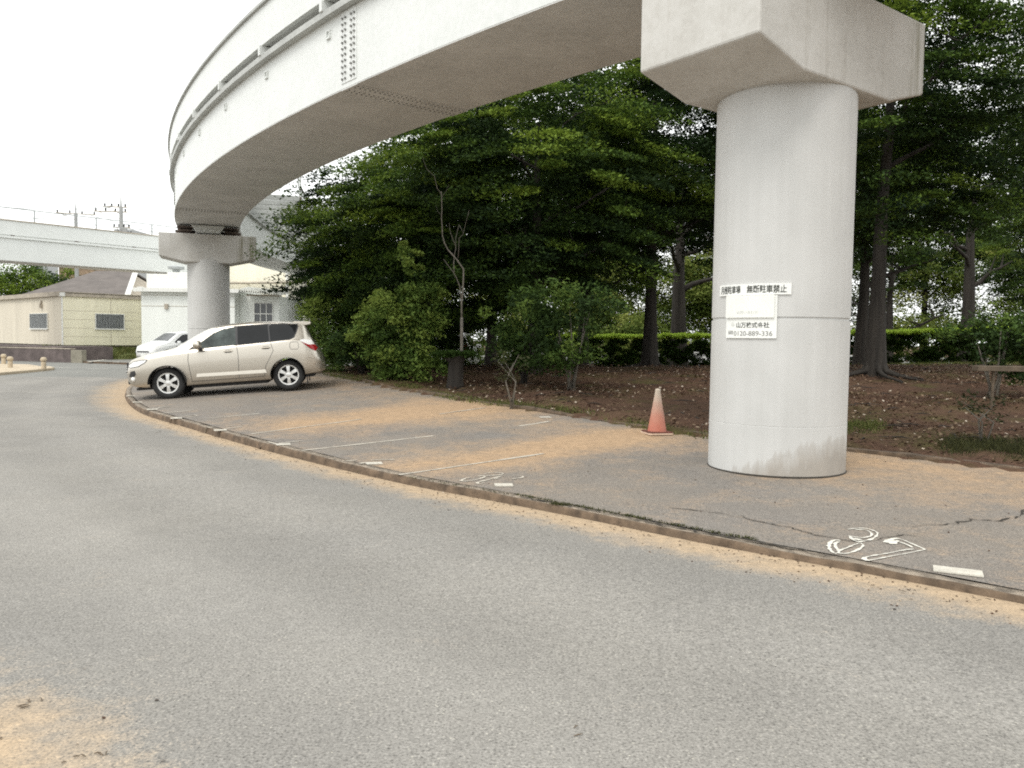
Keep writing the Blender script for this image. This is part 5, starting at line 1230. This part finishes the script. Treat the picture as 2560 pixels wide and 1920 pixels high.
# timber rail on a post at the right edge
p = at_y(2143, 850, 15.4); z = H(p.x, 15.4)
rl = thing('timber_rail', 'old timber rail on posts under the right shrub', 'rail', (p.x, 15.4, z)); zr_ = at_y(2143, 796, 15.4).z-z
m = MB(); m.box((.5, 0, zr_), (1.7, .22, .10)); m.build('rail_board', M['wood'], rl, bevel=.01)
for x in (0, 1.15): m = MB(); m.tube([(x, 0, -.2), (x+.01, 0, zr_-.05)], [.03, .028], 8); m.build('post', M['wood'], rl, smooth=R(50))
# ------------------------------------------------------------------ litter and grass
def scatter(n, test, seed, box):
    rg = np.random.default_rng(seed); P = rg.uniform((box[0], box[2]), (box[1], box[3]), (n, 2)); s_, i = kerb_s(P); k = test(P, s_)
    P = P[k]; return np.column_stack([P, height(P)])
P = scatter(150000, lambda P, s_: (s_ > DEPTH+.1) & (P[:, 1] < 34), 8, (-7, 22, 7, 34))
rg = np.random.default_rng(9); dens = (np.sin(P[:, 0]*1.1+1)+np.sin(P[:, 1]*1.4+P[:, 0]*.5)+rg.normal(0, 1.1, len(P))) > -.1; P = P[dens]
me = leaf_mesh('fallen_leaves', [(*p, .05, .05, .012, 0, 0, 0) for p in P+np.array((0, 0, .035))], 1, .075, M['litter'], 10, up=2.2, tint0=.42, tvar=.3, wr=.6)
tag(place_mesh('fallen_leaves', me), kind='stuff')
P = scatter(14000, lambda P, s_: (np.abs(s_-DEPTH-.12-.22*np.sin(P[:, 0]*1.7)) < .26) & (P[:, 0] < 3.2), 12, (-6, 3.2, 11, 27)); blades('edge_grass', P, 5200, .10, .014, M['grass'], 13, .08, .6)
pp = []
for k in range(300):
    u, v = rnd.uniform(2045, 2260), rnd.gauss(968, 10); q = ground_at(u, v+max(0, (u-2090)*.08)); pp.append((q.x, q.y, q.z))
blades('grass_patch', pp, 5200, .12, .016, M['moss'], 14, .06, .6)
pp = []
for k in range(120): q = ground_at(rnd.gauss(1868, 22), rnd.gauss(925, 7)); pp.append((q.x, q.y, q.z))
blades('grass_tuft', pp, 900, .12, .016, M['grass'], 15, .05, .5)
P = scatter(9000, lambda P, s_: (s_ > DEPTH+3), 16, (6, 25, 31, 37.3)); blades('hedge_grass', P, 9000, .16, .03, M['grass'], 17, .1, .5)
# twigs and scraps in the gutter dust
tw = MB()
for u, v in [(845, 1052), (963, 1069), (1238, 1142), (1688, 1212), (1700, 1240), (1830, 1252), (1880, 1262), (1960, 1276), (2080, 1292), (2130, 1298), (350, 935), (60, 1519), (185, 1632), (1238, 1583)]:
    p = at_z(u, v, .012)
    for k in range(6 if u in (60, 185) else 2):
        a = rnd.uniform(0, 3.1); l = rnd.uniform(.008, .026); q = p+Vector((rnd.gauss(0, .04), rnd.gauss(0, .025), .006)); d = Vector((math.cos(a), math.sin(a)*.6, .03))*l
        tw.tube([q-d, q+Vector((0, 0, .002)), q+d], [.002, .003, .0012], 5)
tag(tw.build('twigs', M['wood'], None, fix=False), kind='stuff')

# grit, crumbs of leaf and bark drifted along the gutter and over the sand, and fallen sticks in the wood
gp_ = []; rg = np.random.default_rng(44)
for k in range(2600):
    i = rg.integers(IR0+60, IR1); w_ = -abs(rg.normal(0, .28)) if k % 3 else abs(rg.normal(1.6, 1.8))
    if 0 <= w_ < .17 or w_ > 5.4: continue
    q = K[i]+KN[i]*w_+KT[i]*rg.uniform(-.15, .15)
    if K[i, 1] > 16: continue
    z = .016*min(1, -w_/3)+.004 if w_ < 0 else kh(i)+kslope(i)*w_+.006
    gp_.append((q[0], q[1], z, .01, .01, .002, 0, 0, -.1))
for k in range(160):
    a = rg.uniform(0, 6.28); r_ = abs(rg.normal(0, .6)); gp_.append((sandc[0]+r_*math.cos(a), sandc[1]+r_*math.sin(a), .018, .01, .01, .002, 0, 0, -.2))
tag(place_mesh('grit', leaf_mesh('grit', gp_, 1, .022, M['litter'], 45, up=3, tint0=.3, tvar=.3, wr=.7)), kind='stuff')
P = scatter(1500, lambda P, s_: (s_ > DEPTH+.6), 46, (-4, 19, 9, 30)); m = MB()
for q in P[:420]:
    a = rnd.uniform(0, 6.28); l = rnd.uniform(.08, .55); d = Vector((math.cos(a), math.sin(a), 0))*l; c_ = Vector(q)+Vector((0, 0, .03))
    m.tube([c_-d*.5, c_+Vector((rnd.gauss(0, .03), rnd.gauss(0, .03), .02)), c_+d*.5], [.004, .011, .004], 5)
tag(m.build('fallen_sticks', M['bark'], None, fix=False), kind='stuff')
